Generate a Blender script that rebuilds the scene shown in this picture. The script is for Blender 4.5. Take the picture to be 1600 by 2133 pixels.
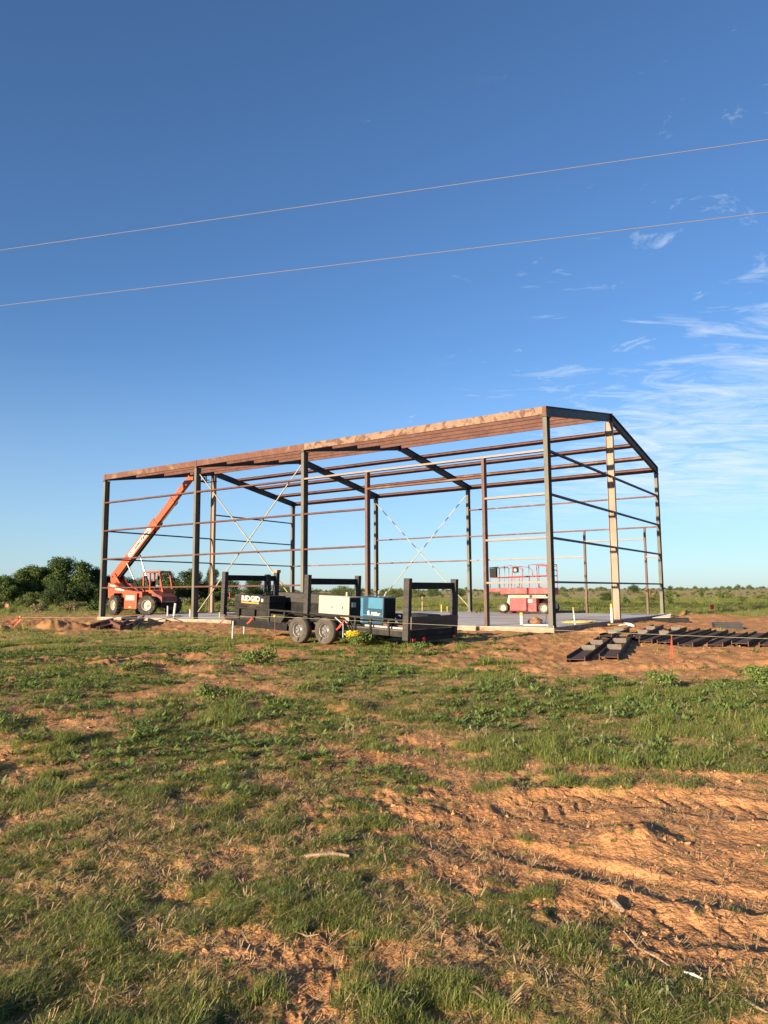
import bpy, bmesh, math, random
import numpy as np
from mathutils import Vector, Matrix
R = math.radians
random.seed(7); rng = np.random.default_rng(7)
for o in list(bpy.data.objects): bpy.data.objects.remove(o)
S = bpy.context.scene
C = S.collection

# ------------------------------------------------------------------ camera
F_PX, PITCH, ROLL, CAM_H = 1507.747, 0.1089, -0.0065, 1.45
cam = bpy.data.cameras.new('Camera'); camo = bpy.data.objects.new('Camera', cam); C.objects.link(camo)
cam.sensor_fit = 'HORIZONTAL'; cam.sensor_width = 36.0; cam.lens = 36.0 * F_PX / 1600.0
cam.clip_start = 0.05; cam.clip_end = 6000
camo.matrix_world = Matrix.Translation((0, 0, CAM_H)) @ Matrix.Rotation(math.pi/2 + PITCH, 4, 'X') @ Matrix.Rotation(ROLL, 4, 'Z')
S.camera = camo
# ------------------------------------------------------------------ light
SUN_EL = R(12.5); SUN_H = Vector((-0.63, -0.777)).normalized()       # horizontal direction towards the sun
SKY_STRENGTH, SUN_STRENGTH = 0.066, 5.0
S.view_settings.view_transform = 'Standard'; S.view_settings.look = 'None'
S.view_settings.gamma = 1.0; S.view_settings.use_curve_mapping = False
S.view_settings.exposure = 1.55
sun = bpy.data.lights.new('sun', 'SUN'); sun.energy = SUN_STRENGTH; sun.angle = R(0.5); sun.color = (1.0, 0.80, 0.56)
suno = bpy.data.objects.new('sun', sun); C.objects.link(suno)
sdir = Vector((SUN_H.x*math.cos(SUN_EL), SUN_H.y*math.cos(SUN_EL), math.sin(SUN_EL)))
suno.rotation_euler = sdir.to_track_quat('Z', 'Y').to_euler(); suno.location = (-30, -40, 30)

W_ = bpy.data.worlds.new('World'); S.world = W_; W_.use_nodes = True
nt = W_.node_tree; nt.nodes.clear()
def N(nt, t, **k):
    n = nt.nodes.new(t)
    for a, b in k.items():
        if a == 'inp':
            for i, v in b.items(): n.inputs[i].default_value = v
        else: setattr(n, a, b)
    return n
def math_n(nt, op, a, b=None, c=None, clamp=False):
    n = N(nt, 'ShaderNodeMath', operation=op, use_clamp=clamp)
    for i, v in enumerate((a, b, c)):
        if v is None: continue
        if isinstance(v, (int, float)): n.inputs[i].default_value = v
        else: nt.links.new(v, n.inputs[i])
    return n.outputs[0]
sky = N(nt, 'ShaderNodeTexSky', sky_type='NISHITA', sun_disc=False)
sky.sun_elevation = SUN_EL; sky.sun_rotation = math.atan2(SUN_H.x, SUN_H.y)
sky.altitude = 300; sky.air_density = 0.88; sky.dust_density = 0.4; sky.ozone_density = 4.5
tc = N(nt, 'ShaderNodeTexCoord')
sep = N(nt, 'ShaderNodeSeparateXYZ'); nt.links.new(tc.outputs['Generated'], sep.inputs[0])
zz = math_n(nt, 'MAXIMUM', sep.outputs[2], 0.0); zz = math_n(nt, 'ADD', zz, 0.10)
cxn = math_n(nt, 'DIVIDE', sep.outputs[0], zz); cyn = math_n(nt, 'DIVIDE', sep.outputs[1], zz)
cmb = N(nt, 'ShaderNodeCombineXYZ'); nt.links.new(cxn, cmb.inputs[0]); nt.links.new(cyn, cmb.inputs[1])
mp = N(nt, 'ShaderNodeMapping'); mp.inputs['Rotation'].default_value = (0, 0, R(28)); mp.inputs['Scale'].default_value = (1.0, 2.3, 1)
nt.links.new(cmb.outputs[0], mp.inputs[0])
n1 = N(nt, 'ShaderNodeTexNoise', inp={'Scale': 3.4, 'Detail': 9.0, 'Roughness': 0.64, 'Distortion': 0.9}); nt.links.new(mp.outputs[0], n1.inputs['Vector'])
n2 = N(nt, 'ShaderNodeTexNoise', inp={'Scale': 0.55, 'Detail': 3.0}); nt.links.new(cmb.outputs[0], n2.inputs['Vector'])
# a bank of thin cirrus fills the eastern (right-hand) part of the sky and thins out to the left
azm = N(nt, 'ShaderNodeMapRange', inp={1: 0.1, 2: 1.35, 3: 0.0, 4: 1.0}, interpolation_type='SMOOTHSTEP'); nt.links.new(cxn, azm.inputs[0])
far = N(nt, 'ShaderNodeMapRange', inp={1: 1.3, 2: 2.9, 3: 0.15, 4: 1.0}, interpolation_type='SMOOTHSTEP'); nt.links.new(cyn, far.inputs[0])
bank = math_n(nt, 'MULTIPLY', azm.outputs[0], far.outputs[0])
dens = math_n(nt, 'ADD', math_n(nt, 'MULTIPLY', n1.outputs[0], 1.0), math_n(nt, 'MULTIPLY', n2.outputs[0], 0.42))
dens = math_n(nt, 'ADD', dens, math_n(nt, 'MULTIPLY', bank, 0.30))
dens = math_n(nt, 'SUBTRACT', dens, math_n(nt, 'MULTIPLY', math_n(nt, 'SUBTRACT', 1.0, azm.outputs[0]), 0.05))
cl = N(nt, 'ShaderNodeMapRange', inp={1: 0.84, 2: 1.15, 3: 0.0, 4: 0.74}); nt.links.new(dens, cl.inputs[0])
low = N(nt, 'ShaderNodeMapRange', inp={1: 0.05, 2: 0.17, 3: 0.0, 4: 1.0}, interpolation_type='SMOOTHSTEP'); nt.links.new(sep.outputs[2], low.inputs[0])
n3 = N(nt, 'ShaderNodeTexNoise', inp={'Scale': 5.0, 'Detail': 8.0, 'Roughness': 0.66, 'Distortion': 0.5}); nt.links.new(cmb.outputs[0], n3.inputs['Vector'])
puff = N(nt, 'ShaderNodeMapRange', inp={1: 0.60, 2: 0.78, 3: 0.0, 4: 0.75}); nt.links.new(n3.outputs[0], puff.inputs[0])          # a few torn puffs higher up in the same bank
paz = N(nt, 'ShaderNodeMapRange', inp={1: 0.12, 2: 0.5, 3: 0.0, 4: 1.0}, interpolation_type='SMOOTHSTEP'); nt.links.new(cxn, paz.inputs[0])
puffs = math_n(nt, 'MULTIPLY', puff.outputs[0], paz.outputs[0])
cloud_fac = math_n(nt, 'MULTIPLY', math_n(nt, 'MAXIMUM', cl.outputs[0], puffs), low.outputs[0])
mixc = N(nt, 'ShaderNodeMix', data_type='RGBA'); mixc.inputs[7].default_value = (4.6, 5.1, 5.6, 1)
veil = N(nt, 'ShaderNodeMapRange', inp={1: 0.0, 2: 0.34, 3: 0.42, 4: 0.0}, interpolation_type='SMOOTHSTEP'); nt.links.new(sep.outputs[2], veil.inputs[0])   # thin even haze all round the horizon
mixv = N(nt, 'ShaderNodeMix', data_type='RGBA'); mixv.inputs[7].default_value = (2.75, 3.55, 3.95, 1)
nt.links.new(veil.outputs[0], mixv.inputs[0]); nt.links.new(sky.outputs[0], mixv.inputs[6])
nt.links.new(cloud_fac, mixc.inputs[0]); nt.links.new(mixv.outputs[2], mixc.inputs[6])
bg = N(nt, 'ShaderNodeBackground', inp={1: SKY_STRENGTH}); nt.links.new(mixc.outputs[2], bg.inputs[0])
wo = N(nt, 'ShaderNodeOutputWorld'); nt.links.new(bg.outputs[0], wo.inputs[0])

# ------------------------------------------------------------------ pixel <-> place helpers (photo is 1600 x 2133)
def proj(x, y, z):
    z = z - CAM_H; d = y*math.cos(PITCH) + z*math.sin(PITCH); u = -y*math.sin(PITCH) + z*math.cos(PITCH)
    d = np.maximum(d, 0.3) if isinstance(d, np.ndarray) else max(d, 0.3)
    X = F_PX*x/d; Y = -F_PX*u/d
    return 800 + X*math.cos(ROLL) - Y*math.sin(ROLL), 1066.5 + X*math.sin(ROLL) + Y*math.cos(ROLL)
def ray(u, v):
    a, b = u - 800, v - 1066.5
    X = a*math.cos(ROLL) + b*math.sin(ROLL); Y = -a*math.sin(ROLL) + b*math.cos(ROLL)
    x = X/F_PX; up = -Y/F_PX
    return Vector((x, math.cos(PITCH) - up*math.sin(PITCH), math.sin(PITCH) + up*math.cos(PITCH)))
def gp(u, v, z=-0.15):
    r = ray(u, v); t = (z - CAM_H)/r.z
    return Vector((r.x*t, r.y*t, z))
def at(u, d, z=0.0):                        # a point in pixel column u, d metres away
    r = ray(u, 1231); k = d/r.y
    return Vector((r.x*k, d, z))
def ztop(v, d): return CAM_H + (1231.5 - v)/F_PX*d

# ------------------------------------------------------------------ mesh helpers
class MB:
    def __init__(s): s.v = []; s.f = []
    def add(s, vs, fs):
        o = len(s.v); s.v += [tuple(v) for v in vs]; s.f += [tuple(i+o for i in f) for f in fs]; return s
    def box(s, x0, x1, y0, y1, z0, z1):
        vs = [(x0,y0,z0),(x1,y0,z0),(x1,y1,z0),(x0,y1,z0),(x0,y0,z1),(x1,y0,z1),(x1,y1,z1),(x0,y1,z1)]
        return s.add(vs, [(0,3,2,1),(4,5,6,7),(0,1,5,4),(1,2,6,5),(2,3,7,6),(3,0,4,7)])
    def extr(s, prof, p0, p1, U, V=None):   # 2-D profile swept from p0 to p1; U, V span the section
        p0 = Vector(p0); p1 = Vector(p1); ax = (p1-p0).normalized()
        U = Vector(U); U = (U - ax*U.dot(ax)).normalized(); Vv = ax.cross(U) if V is None else Vector(V)
        n = len(prof)
        vs = [p0 + U*a + Vv*b for a, b in prof] + [p1 + U*a + Vv*b for a, b in prof]
        fs = [(i, (i+1) % n, n+(i+1) % n, n+i) for i in range(n)]
        fs += [tuple(range(n-1, -1, -1)), tuple(range(n, 2*n))]
        return s.add(vs, fs)
    def bar(s, p0, p1, w, h, U=(0,0,1)):
        return s.extr([(-h/2,-w/2),(h/2,-w/2),(h/2,w/2),(-h/2,w/2)], p0, p1, U)
    def ib(s, p0, p1, U, depth, fw, tf=.02, tw=.014):   # I section, depth along U
        d, w, a = depth/2, fw/2, tw/2
        return s.extr([(-d,-w),(-d,w),(-d+tf,w),(-d+tf,a),(d-tf,a),(d-tf,w),(d,w),(d,-w),(d-tf,-w),(d-tf,-a),(-d+tf,-a),(-d+tf,-w)], p0, p1, U)
    def ch(s, p0, p1, U, depth, fl, t=.012, V=None):     # channel, web at b=0, flanges towards +V
        d = depth/2
        return s.extr([(-d,0),(d,0),(d,fl),(d-t,fl),(d-t,t),(-d+t,t),(-d+t,fl),(-d,fl)], p0, p1, U, V)
    def tube(s, pts, r, n=8, cap=True):
        pts = [Vector(p) for p in pts]; rr = r if isinstance(r, (list, tuple)) else [r]*len(pts)
        o = len(s.v); ref = Vector((0,0,1))
        for i, p in enumerate(pts):
            t = (pts[min(i+1, len(pts)-1)] - pts[max(i-1, 0)]).normalized()
            a = t.cross(ref)
            if a.length < .05: a = t.cross(Vector((1,0,0)))
            a.normalize(); b = t.cross(a)
            for k in range(n):
                q = 2*math.pi*k/n; s.v.append(tuple(p + (a*math.cos(q) + b*math.sin(q))*rr[i]))
        for i in range(len(pts)-1):
            for k in range(n):
                k2 = (k+1) % n; s.f.append((o+i*n+k, o+i*n+k2, o+(i+1)*n+k2, o+(i+1)*n+k))
        if cap:
            s.f.append(tuple(o+k for k in range(n-1, -1, -1))); s.f.append(tuple(o+(len(pts)-1)*n+k for k in range(n)))
        return s
    def lathe(s, prof, c, axis, n=28):      # prof: (radius, offset along axis)
        c = Vector(c); ax = Vector(axis).normalized(); a = ax.orthogonal().normalized(); b = ax.cross(a); o = len(s.v)
        for r, h in prof:
            for k in range(n):
                q = 2*math.pi*k/n; s.v.append(tuple(c + ax*h + (a*math.cos(q) + b*math.sin(q))*r))
        for i in range(len(prof)-1):
            for k in range(n):
                k2 = (k+1) % n; s.f.append((o+i*n+k, o+i*n+k2, o+(i+1)*n+k2, o+(i+1)*n+k))
        return s
    def mesh(s, name):
        me = bpy.data.meshes.new(name); me.from_pydata(s.v, [], s.f); me.validate(); me.update()
        bm = bmesh.new(); bm.from_mesh(me); bmesh.ops.recalc_face_normals(bm, faces=bm.faces); bm.to_mesh(me); bm.free()
        return me
    def build(s, name, m, parent=None, bevel=0, smooth=False, **k):
        me = s.mesh(name); me.materials.append(m)
        return link(name, me, parent, bevel, smooth, **k)
def link(name, me, parent=None, bevel=0, smooth=False, **k):
    if smooth:
        me.polygons.foreach_set('use_smooth', [True]*len(me.polygons)); me.set_sharp_from_angle(angle=R(38))
    o = bpy.data.objects.new(name, me); C.objects.link(o)
    if parent is not None: o.parent = parent
    if bevel:
        b = o.modifiers.new('bevel', 'BEVEL'); b.width = bevel; b.segments = 2; b.limit_method = 'ANGLE'; b.angle_limit = R(50)
    return tag(o, **k)
def tag(o, label=None, cat=None, group=None, kind=None):
    if label: o['label'] = label
    if cat: o['category'] = cat
    if group: o['group'] = group
    if kind: o['kind'] = kind
    return o
def empty(name, loc, rz=0, **k):
    o = bpy.data.objects.new(name, None); C.objects.link(o); o.location = loc; o.rotation_euler = (0, 0, rz); o.empty_display_size = .3
    return tag(o, **k)
def text_mb(body, size, P, U, V, thick=.003, shear=0.0, sx=1.0, bold=0.0):
    """flat lettering: P lower-left corner, U reading direction, V up; returns an MB"""
    cu = bpy.data.curves.new('lettering', 'FONT'); cu.body = body; cu.size = size; cu.shear = shear; cu.offset = bold; cu.resolution_u = 2
    ob = bpy.data.objects.new('lettering', cu); C.objects.link(ob)
    bpy.context.view_layer.update()
    me = bpy.data.meshes.new_from_object(ob.evaluated_get(bpy.context.evaluated_depsgraph_get()))
    P, U, V = Vector(P), Vector(U).normalized(), Vector(V).normalized(); Nn = U.cross(V)
    m = MB(); m.add([P + U*(v.co.x*sx) + V*v.co.y + Nn*thick for v in me.vertices], [tuple(p.vertices) for p in me.polygons])
    bpy.data.objects.remove(ob); bpy.data.curves.remove(cu); bpy.data.meshes.remove(me)
    return m

# ------------------------------------------------------------------ materials
def mat(name, col, rough=.6, metal=0, var=.18, scale=3.0, col2=None, thr=(.45, .62), s2=2.0, bump=0, bscale=30, spec=.4, stretch=(1,1,1), detail=6):
    m = bpy.data.materials.new(name); m.use_nodes = True; t = m.node_tree; b = t.nodes['Principled BSDF']
    b.inputs['Roughness'].default_value = rough; b.inputs['Metallic'].default_value = metal
    b.inputs['Specular IOR Level'].default_value = spec
    co = N(t, 'ShaderNodeTexCoord'); mp = N(t, 'ShaderNodeMapping'); mp.inputs['Scale'].default_value = stretch
    t.links.new(co.outputs['Object'], mp.inputs[0])
    nz = N(t, 'ShaderNodeTexNoise', inp={'Scale': scale, 'Detail': detail, 'Roughness': .6}); t.links.new(mp.outputs[0], nz.inputs['Vector'])
    mr = N(t, 'ShaderNodeMapRange', inp={1: .28, 2: .72, 3: 1-var, 4: 1+var}); t.links.new(nz.outputs[0], mr.inputs[0])
    mul = N(t, 'ShaderNodeMix', data_type='RGBA', blend_type='MULTIPLY'); mul.inputs[0].default_value = 1
    cmb = N(t, 'ShaderNodeCombineColor'); [t.links.new(mr.outputs[0], cmb.inputs[i]) for i in range(3)]
    t.links.new(cmb.outputs[0], mul.inputs[7])
    if col2 is not None:
        n2 = N(t, 'ShaderNodeTexNoise', inp={'Scale': s2, 'Detail': 8, 'Roughness': .65, 'Distortion': .8}); t.links.new(mp.outputs[0], n2.inputs['Vector'])
        r2 = N(t, 'ShaderNodeMapRange', inp={1: thr[0], 2: thr[1]}); t.links.new(n2.outputs[0], r2.inputs[0])
        mx = N(t, 'ShaderNodeMix', data_type='RGBA'); mx.inputs[6].default_value = (*col, 1); mx.inputs[7].default_value = (*col2, 1)
        t.links.new(r2.outputs[0], mx.inputs[0]); t.links.new(mx.outputs[2], mul.inputs[6])
    else: mul.inputs[6].default_value = (*col, 1)
    t.links.new(mul.outputs[2], b.inputs['Base Color'])
    if bump:
        n3 = N(t, 'ShaderNodeTexNoise', inp={'Scale': bscale, 'Detail': 5}); t.links.new(mp.outputs[0], n3.inputs['Vector'])
        bp = N(t, 'ShaderNodeBump', inp={'Strength': bump, 'Distance': .02}); t.links.new(n3.outputs[0], bp.inputs['Height']); t.links.new(bp.outputs[0], b.inputs['Normal'])
    return m
def leafmat(name, c1, c2, rough=.55, trans=.25):
    m = bpy.data.materials.new(name); m.use_nodes = True; t = m.node_tree; b = t.nodes['Principled BSDF']
    g = N(t, 'ShaderNodeNewGeometry'); oi = N(t, 'ShaderNodeObjectInfo')
    add = math_n(t, 'FRACT', math_n(t, 'ADD', g.outputs['Random Per Island'], oi.outputs['Random']))
    mx = N(t, 'ShaderNodeMix', data_type='RGBA'); mx.inputs[6].default_value = (*c1, 1); mx.inputs[7].default_value = (*c2, 1)
    t.links.new(add, mx.inputs[0]); t.links.new(mx.outputs[2], b.inputs['Base Color'])
    b.inputs['Roughness'].default_value = rough; b.inputs['Specular IOR Level'].default_value = .25
    tr = N(t, 'ShaderNodeBsdfTranslucent'); t.links.new(mx.outputs[2], tr.inputs[0])
    ms = N(t, 'ShaderNodeMixShader'); ms.inputs[0].default_value = trans
    t.links.new(b.outputs[0], ms.inputs[1]); t.links.new(tr.outputs[0], ms.inputs[2]); t.links.new(ms.outputs[0], t.nodes['Material Output'].inputs[0])
    return m
M = dict(
 steel=mat('mill_steel', (.112,.109,.092), .6, 0, .25, 2.2, (.112,.086,.062), (.52,.75), 1.2, .08, 40, spec=.15, stretch=(1,1,.3)),
 beamsteel=mat('rusty_beam_steel', (.058,.046,.038), .8, 0, .3, 3, (.12,.066,.042), (.38,.62), 1.6, .1, 40, spec=.12),
 clip=mat('clip_steel', (.075,.07,.056), .6, 0, .3, 6, (.10,.06,.04), (.45,.65), 5),
 darksteel=mat('dark_steel', (.038,.040,.045), .55, .1, .25, 2, (.055,.042,.034), (.5,.75), 1.5, spec=.25),
 post=mat('tan_steel', (.205,.155,.11), .6, .05, .2, 2.5, (.15,.10,.066), (.45,.7), 1.6, .05, 30, stretch=(1,1,.25)),
 primer=mat('red_primer', (.098,.046,.034), .65, 0, .2, 3, (.072,.033,.026), (.45,.65), 1.4, spec=.15),
 primer2=mat('red_primer_weathered', (.112,.054,.038), .65, 0, .18, 3, (.165,.105,.074), (.50,.64), 1.1, spec=.15),
 rustplate=mat('weathered_eave_steel', (.19,.125,.085), .65, 0, .16, 3, (.105,.053,.038), (.50,.58), 2.6, spec=.15),
 jamb=mat('jamb_primer', (.115,.074,.062), .65, 0, .18, 3, (.08,.046,.037), (.5,.7), 1.5, spec=.15),
 cream_g=mat('bare_girt_steel', (.20,.15,.118), .55, 0, .14, 3),  # cream tone for girts of the door bay
 brace=mat('pale_brace_steel', (.26,.235,.155), .5, .1, .2, 6),
 concrete=mat('concrete', (.50,.455,.41), .6, 0, .16, 1.1, (.32,.285,.26), (.42,.64), .5, .05, 60, spec=.2, stretch=(1.4,.4,1)),
 slabside=mat('slab_side', (.27,.205,.145), .85, 0, .22, 2, (.19,.115,.07), (.5,.66), 2.2, .3, 30),
 orange=mat('orange_paint', (.31,.060,.022), .45, 0, .18, 2.5, (.19,.062,.036), (.5,.72), 2.2),
 orange_shaded=mat('shaded_orange_paint', (.17,.05,.036), .5, 0, .15, 3),  # the orange darkened to carry the shade on the front frame
 tyre=mat('tyre_rubber', (.024,.023,.022), .9, 0, .3, 6, (.10,.075,.055), (.5,.7), 3, .3, 40),
 tyred=mat('dusty_tyre_rubber', (.055,.047,.039), .9, 0, .3, 6, (.11,.085,.06), (.5,.75), 2, .3, 40),
 rimw=mat('cream_rim', (.33,.30,.235), .5, 0, .12, 6, (.24,.175,.12), (.6,.75), 4),
 rimg=mat('grey_rim', (.17,.16,.155), .45, .5, .25, 8),
 black=mat('black_paint', (.013,.013,.013), .6, 0, .3, 5, (.035,.031,.028), (.55,.8), 3, spec=.12),
 blackd=mat('dusty_black_paint', (.022,.0215,.02), .65, 0, .35, 4, (.046,.041,.036), (.48,.75), 2.2, spec=.12),
 wood=mat('dark_timber', (.044,.041,.036), .85, 0, .35, 4, (.024,.022,.02), (.45,.7), 3, .3, 25, stretch=(1,1,6)),
 woodh=mat('dark_deck_board', (.085,.068,.055), .8, 0, .3, 4, (.05,.042,.037), (.45,.7), 3, .3, 25, stretch=(6,1,6)),
 chrome=mat('cylinder_rod', (.40,.40,.39), .25, .9, .05, 8),
 cream=mat('cream_enamel', (.34,.31,.235), .45, 0, .07, 4, (.29,.25,.19), (.6,.75), 6),
 blue=mat('blue_enamel', (.012,.050,.095), .4, 0, .12, 4), bluel=mat('light_blue_enamel', (.045,.155,.235), .4, 0, .1, 4),
 white=mat('white_vinyl', (.42,.40,.36), .5, 0, .06, 6), ink=mat('black_ink', (.02,.02,.02), .6, 0, .05, 4),
 amber=mat('orange_print', (.75,.26,.03), .5, 0, .05, 4), red=mat('red_lens', (.55,.03,.03), .3, 0, .1, 4),
 liftred=mat('faded_red_paint', (.30,.030,.034), .5, 0, .15, 3, (.34,.085,.075), (.48,.68), 2.5),
 liftrail=mat('red_rail_paint', (.27,.034,.034), .5, 0, .2, 4),
 liftgrey=mat('grey_white_paint', (.30,.285,.24), .5, 0, .12, 4, (.2,.17,.13), (.6,.75), 4),
 pvc=mat('white_pvc', (.40,.385,.345), .4, 0, .05, 5), yellow=mat('yellow_plastic', (.31,.245,.03), .5, 0, .12, 6),
 hose=mat('yellow_hose', (.42,.31,.08), .6, 0, .15, 6), grey=mat('grey_pipe', (.32,.32,.32), .5, 0, .1, 6),
 ribbon=mat('orange_ribbon', (.5,.065,.03), .5, 0, .1, 8), string=mat('pale_string', (.33,.34,.21), .7, 0, .05, 8),
 wire=mat('aluminium_wire', (.19,.17,.16), .5, .2, .05, 3), polewood=mat('pole_wood', (.22,.16,.11), .85, 0, .25, 4, stretch=(4,4,.4)),
 tan=mat('brown_canvas', (.20,.11,.06), .9, 0, .3, 8), lumber=mat('yellow_lumber', (.40,.25,.085), .7, 0, .15, 5, stretch=(6,1,1)),
 cable=mat('green_black_cable', (.035,.042,.035), .6, 0, .2, 9), scrapred=mat('scrap_primer', (.14,.055,.04), .65, 0, .25, 5, (.085,.045,.034), (.5,.7), 3),
 bark=mat('bark', (.13,.10,.075), .9, 0, .35, 5, (.07,.055,.04), (.45,.65), 6, .5, 25), drywood=mat('bleached_wood', (.30,.215,.14), .9, 0, .35, 9, (.16,.10,.06), (.5,.7), 12, .4, 60),
 clod=mat('sand_clod', (.46,.238,.108), .95, 0, .25, 7, bump=.5, bscale=30),
 leaf1=leafmat('tree_leaf', (.026,.052,.011), (.078,.115,.025), .55, .15), leaf2=leafmat('dark_tree_leaf', (.018,.038,.010), (.045,.072,.018), .55, .15),
 leaf3=leafmat('shrub_leaf', (.055,.085,.022), (.13,.15,.045)), leaf4=leafmat('dry_brush_leaf', (.12,.105,.05), (.22,.18,.09)),
 blade=leafmat('grass_blade', (.092,.142,.028), (.275,.292,.078), .6, .35), blade2=leafmat('yellow_grass_blade', (.17,.155,.05), (.31,.25,.115), .6, .3),
 straw=leafmat('straw', (.26,.17,.085), (.42,.30,.17), .8, .15), weed=leafmat('weed_leaf', (.075,.125,.028), (.17,.225,.06), .55, .3),
 pale=leafmat('pale_weed_leaf', (.15,.165,.075), (.30,.29,.15), .6, .25), flower=leafmat('yellow_petal', (.75,.5,.02), (.85,.65,.05), .6, .2),
)

# ------------------------------------------------------------------ frames of reference
YAW = 2.5448
e2 = Vector((math.cos(YAW), math.sin(YAW))); n2v = Vector((e2.y, -e2.x)); D0 = Vector((6.5055, 28.2909))
WB, LB, HC, HE, HR = 17.776, 28.955, 8.355, 8.771, 10.246        # width, length, column top, eave, ridge
FS = [0.085, 12.741, 20.559, 28.868]                              # frame positions along the long side
def bw(t, s, z): q = D0 + n2v*t + e2*s; return Vector((q.x, q.y, z))
TRO = Vector((0.594, 20.138)); TTH = 2.486
ta = Vector((math.cos(TTH), math.sin(TTH))); tb = Vector((ta.y, -ta.x))

# ------------------------------------------------------------------ ground relief and cover (numpy)
def vnoise(x, y, seed=0):
    xi = np.floor(x).astype(np.int64); yi = np.floor(y).astype(np.int64); fx = x-xi; fy = y-yi
    fx = fx*fx*fx*(fx*(fx*6-15)+10); fy = fy*fy*fy*(fy*(fy*6-15)+10)
    def h(a, b):
        n = (a*374761393 + b*668265263 + seed*1274126177) & 0x7fffffff
        n = ((n ^ (n >> 13))*1274126177) & 0x7fffffff
        n = ((n ^ (n >> 16))*2246822519) & 0x7fffffff
        return ((n ^ (n >> 15)) & 0xffffff)/16777215.0
    a = h(xi, yi); b = h(xi+1, yi); c = h(xi, yi+1); d = h(xi+1, yi+1)
    return (a*(1-fx)+b*fx)*(1-fy) + (c*(1-fx)+d*fx)*fy
def fbm(x, y, o=4, seed=0, g=.5):
    s = 0; a = 1; t = 0
    for i in range(o):
        s = s + a*vnoise(x*2**i + 17.3*i, y*2**i - 9.1*i, seed+i*7); t += a; a *= g
    return s/t
def sst(a, b, x): t = np.clip((x-a)/(b-a), 0, 1); return t*t*(3-2*t)
GY = np.array([1262,1275,1284,1294,1312,1330,1360,1385,1410,1450,1500,1560,1620,1680,1740,1800,1860,1920,1990,2060,2133], float)
GM = np.array([
 [1,1,1,1,1,1,1,1,1],[.8,.7,.6,.9,1,1,1,1,1],[.3,.3,.2,.1,.1,.2,.3,.5,.6],[.08,.05,0,0,0,0,0,0,.05],
 [.25,.3,.2,.05,.05,0,0,0,0],[.8,.8,.65,.4,.5,.3,0,0,0],[.85,.8,.5,.4,.5,.2,.0,0,.02],[.8,.5,.3,.5,.6,.25,.0,.0,.1],
 [.8,.6,.45,.5,.75,.7,.35,.15,.4],[.8,.75,.6,.55,.85,.95,.9,.7,.85],[.5,.55,.55,.7,.6,.85,1,1,1],[.3,.7,.8,.8,.42,.7,.9,1,1],
 [.35,.8,.75,.6,.42,.35,.4,.75,.6],[.6,.85,.75,.55,.5,.40,.24,.22,.15],[.85,.85,.7,.8,.6,.36,.26,.28,.16],[.85,.75,.7,.85,.75,.46,.28,.18,.1],
 [.9,.85,.85,.85,.8,.64,.38,.18,.1],[.95,.9,.8,.68,.8,.78,.48,.24,.16],[.9,1,.85,.6,.85,.95,.7,.25,.3],[.6,1,.85,.6,.65,.75,.9,.75,.6],[.95,1,1,.7,.85,.65,.9,.7,.5]])
def cover_map(x, y):
    yy = np.maximum(y, 1.6); u, v = proj(x, yy, np.full_like(x, -.15))
    u = np.clip(u, 0, 1599.9)/200.0; i = np.floor(u).astype(int); fu = u-i
    j = np.clip(np.searchsorted(GY, v)-1, 0, len(GY)-2); fv = np.clip((v-GY[j])/(GY[j+1]-GY[j]), 0, 1)
    a = GM[j, i]*(1-fu)+GM[j, np.minimum(i+1, 8)]*fu; b = GM[j+1, i]*(1-fu)+GM[j+1, np.minimum(i+1, 8)]*fu
    return a*(1-fv)+b*fv
def slab_dist(x, y):                       # distance outside the slab rectangle (negative inside)
    t = (x-D0.x)*n2v.x + (y-D0.y)*n2v.y; s = (x-D0.x)*e2.x + (y-D0.y)*e2.y
    dx = np.maximum(-t, t-WB); dy = np.maximum(-s, s-LB)
    return np.where((dx > 0) & (dy > 0), np.hypot(np.maximum(dx, 0), np.maximum(dy, 0)), np.maximum(dx, dy))
def cover(x, y):
    m = cover_map(x, y); r = np.hypot(x, y)
    n = fbm(x*.8, y*.8, 3, 3)*.30 + fbm(x*2.1, y*2.1, 3, 7)*.35 + fbm(x*6.5, y*6.5, 3, 11)*.35
    g = sst(.40, .74, m + (n-.5)*2.7 + .015)
    g = g*sst(.4, 2.0, slab_dist(x, y))
    return g
TRACKS = [([(1080,1772),(1180,1805),(1300,1838),(1420,1862),(1540,1882),(1700,1905)], .16, .017, 0),
          ([(1190,1905),(1330,1925),(1480,1950),(1700,1985)], .14, .012, .010),
          ([(1090,1690),(1200,1672),(1320,1676),(1450,1690),(1600,1706),(1750,1722)], .24, .018, .017),
          ([(1120,1640),(1300,1632),(1450,1640),(1600,1652),(1750,1664)], .24, .014, .015),
          ([(900,1395),(1100,1402),(1300,1400),(1500,1392),(1700,1385)], .35, .03, .012),
          ([(150,1395),(330,1372),(560,1352)], .25, .03, 0)]
TRACKS = [([gp(u, v).xy for u, v in p], w, a, b) for p, w, a, b in TRACKS]
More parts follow.
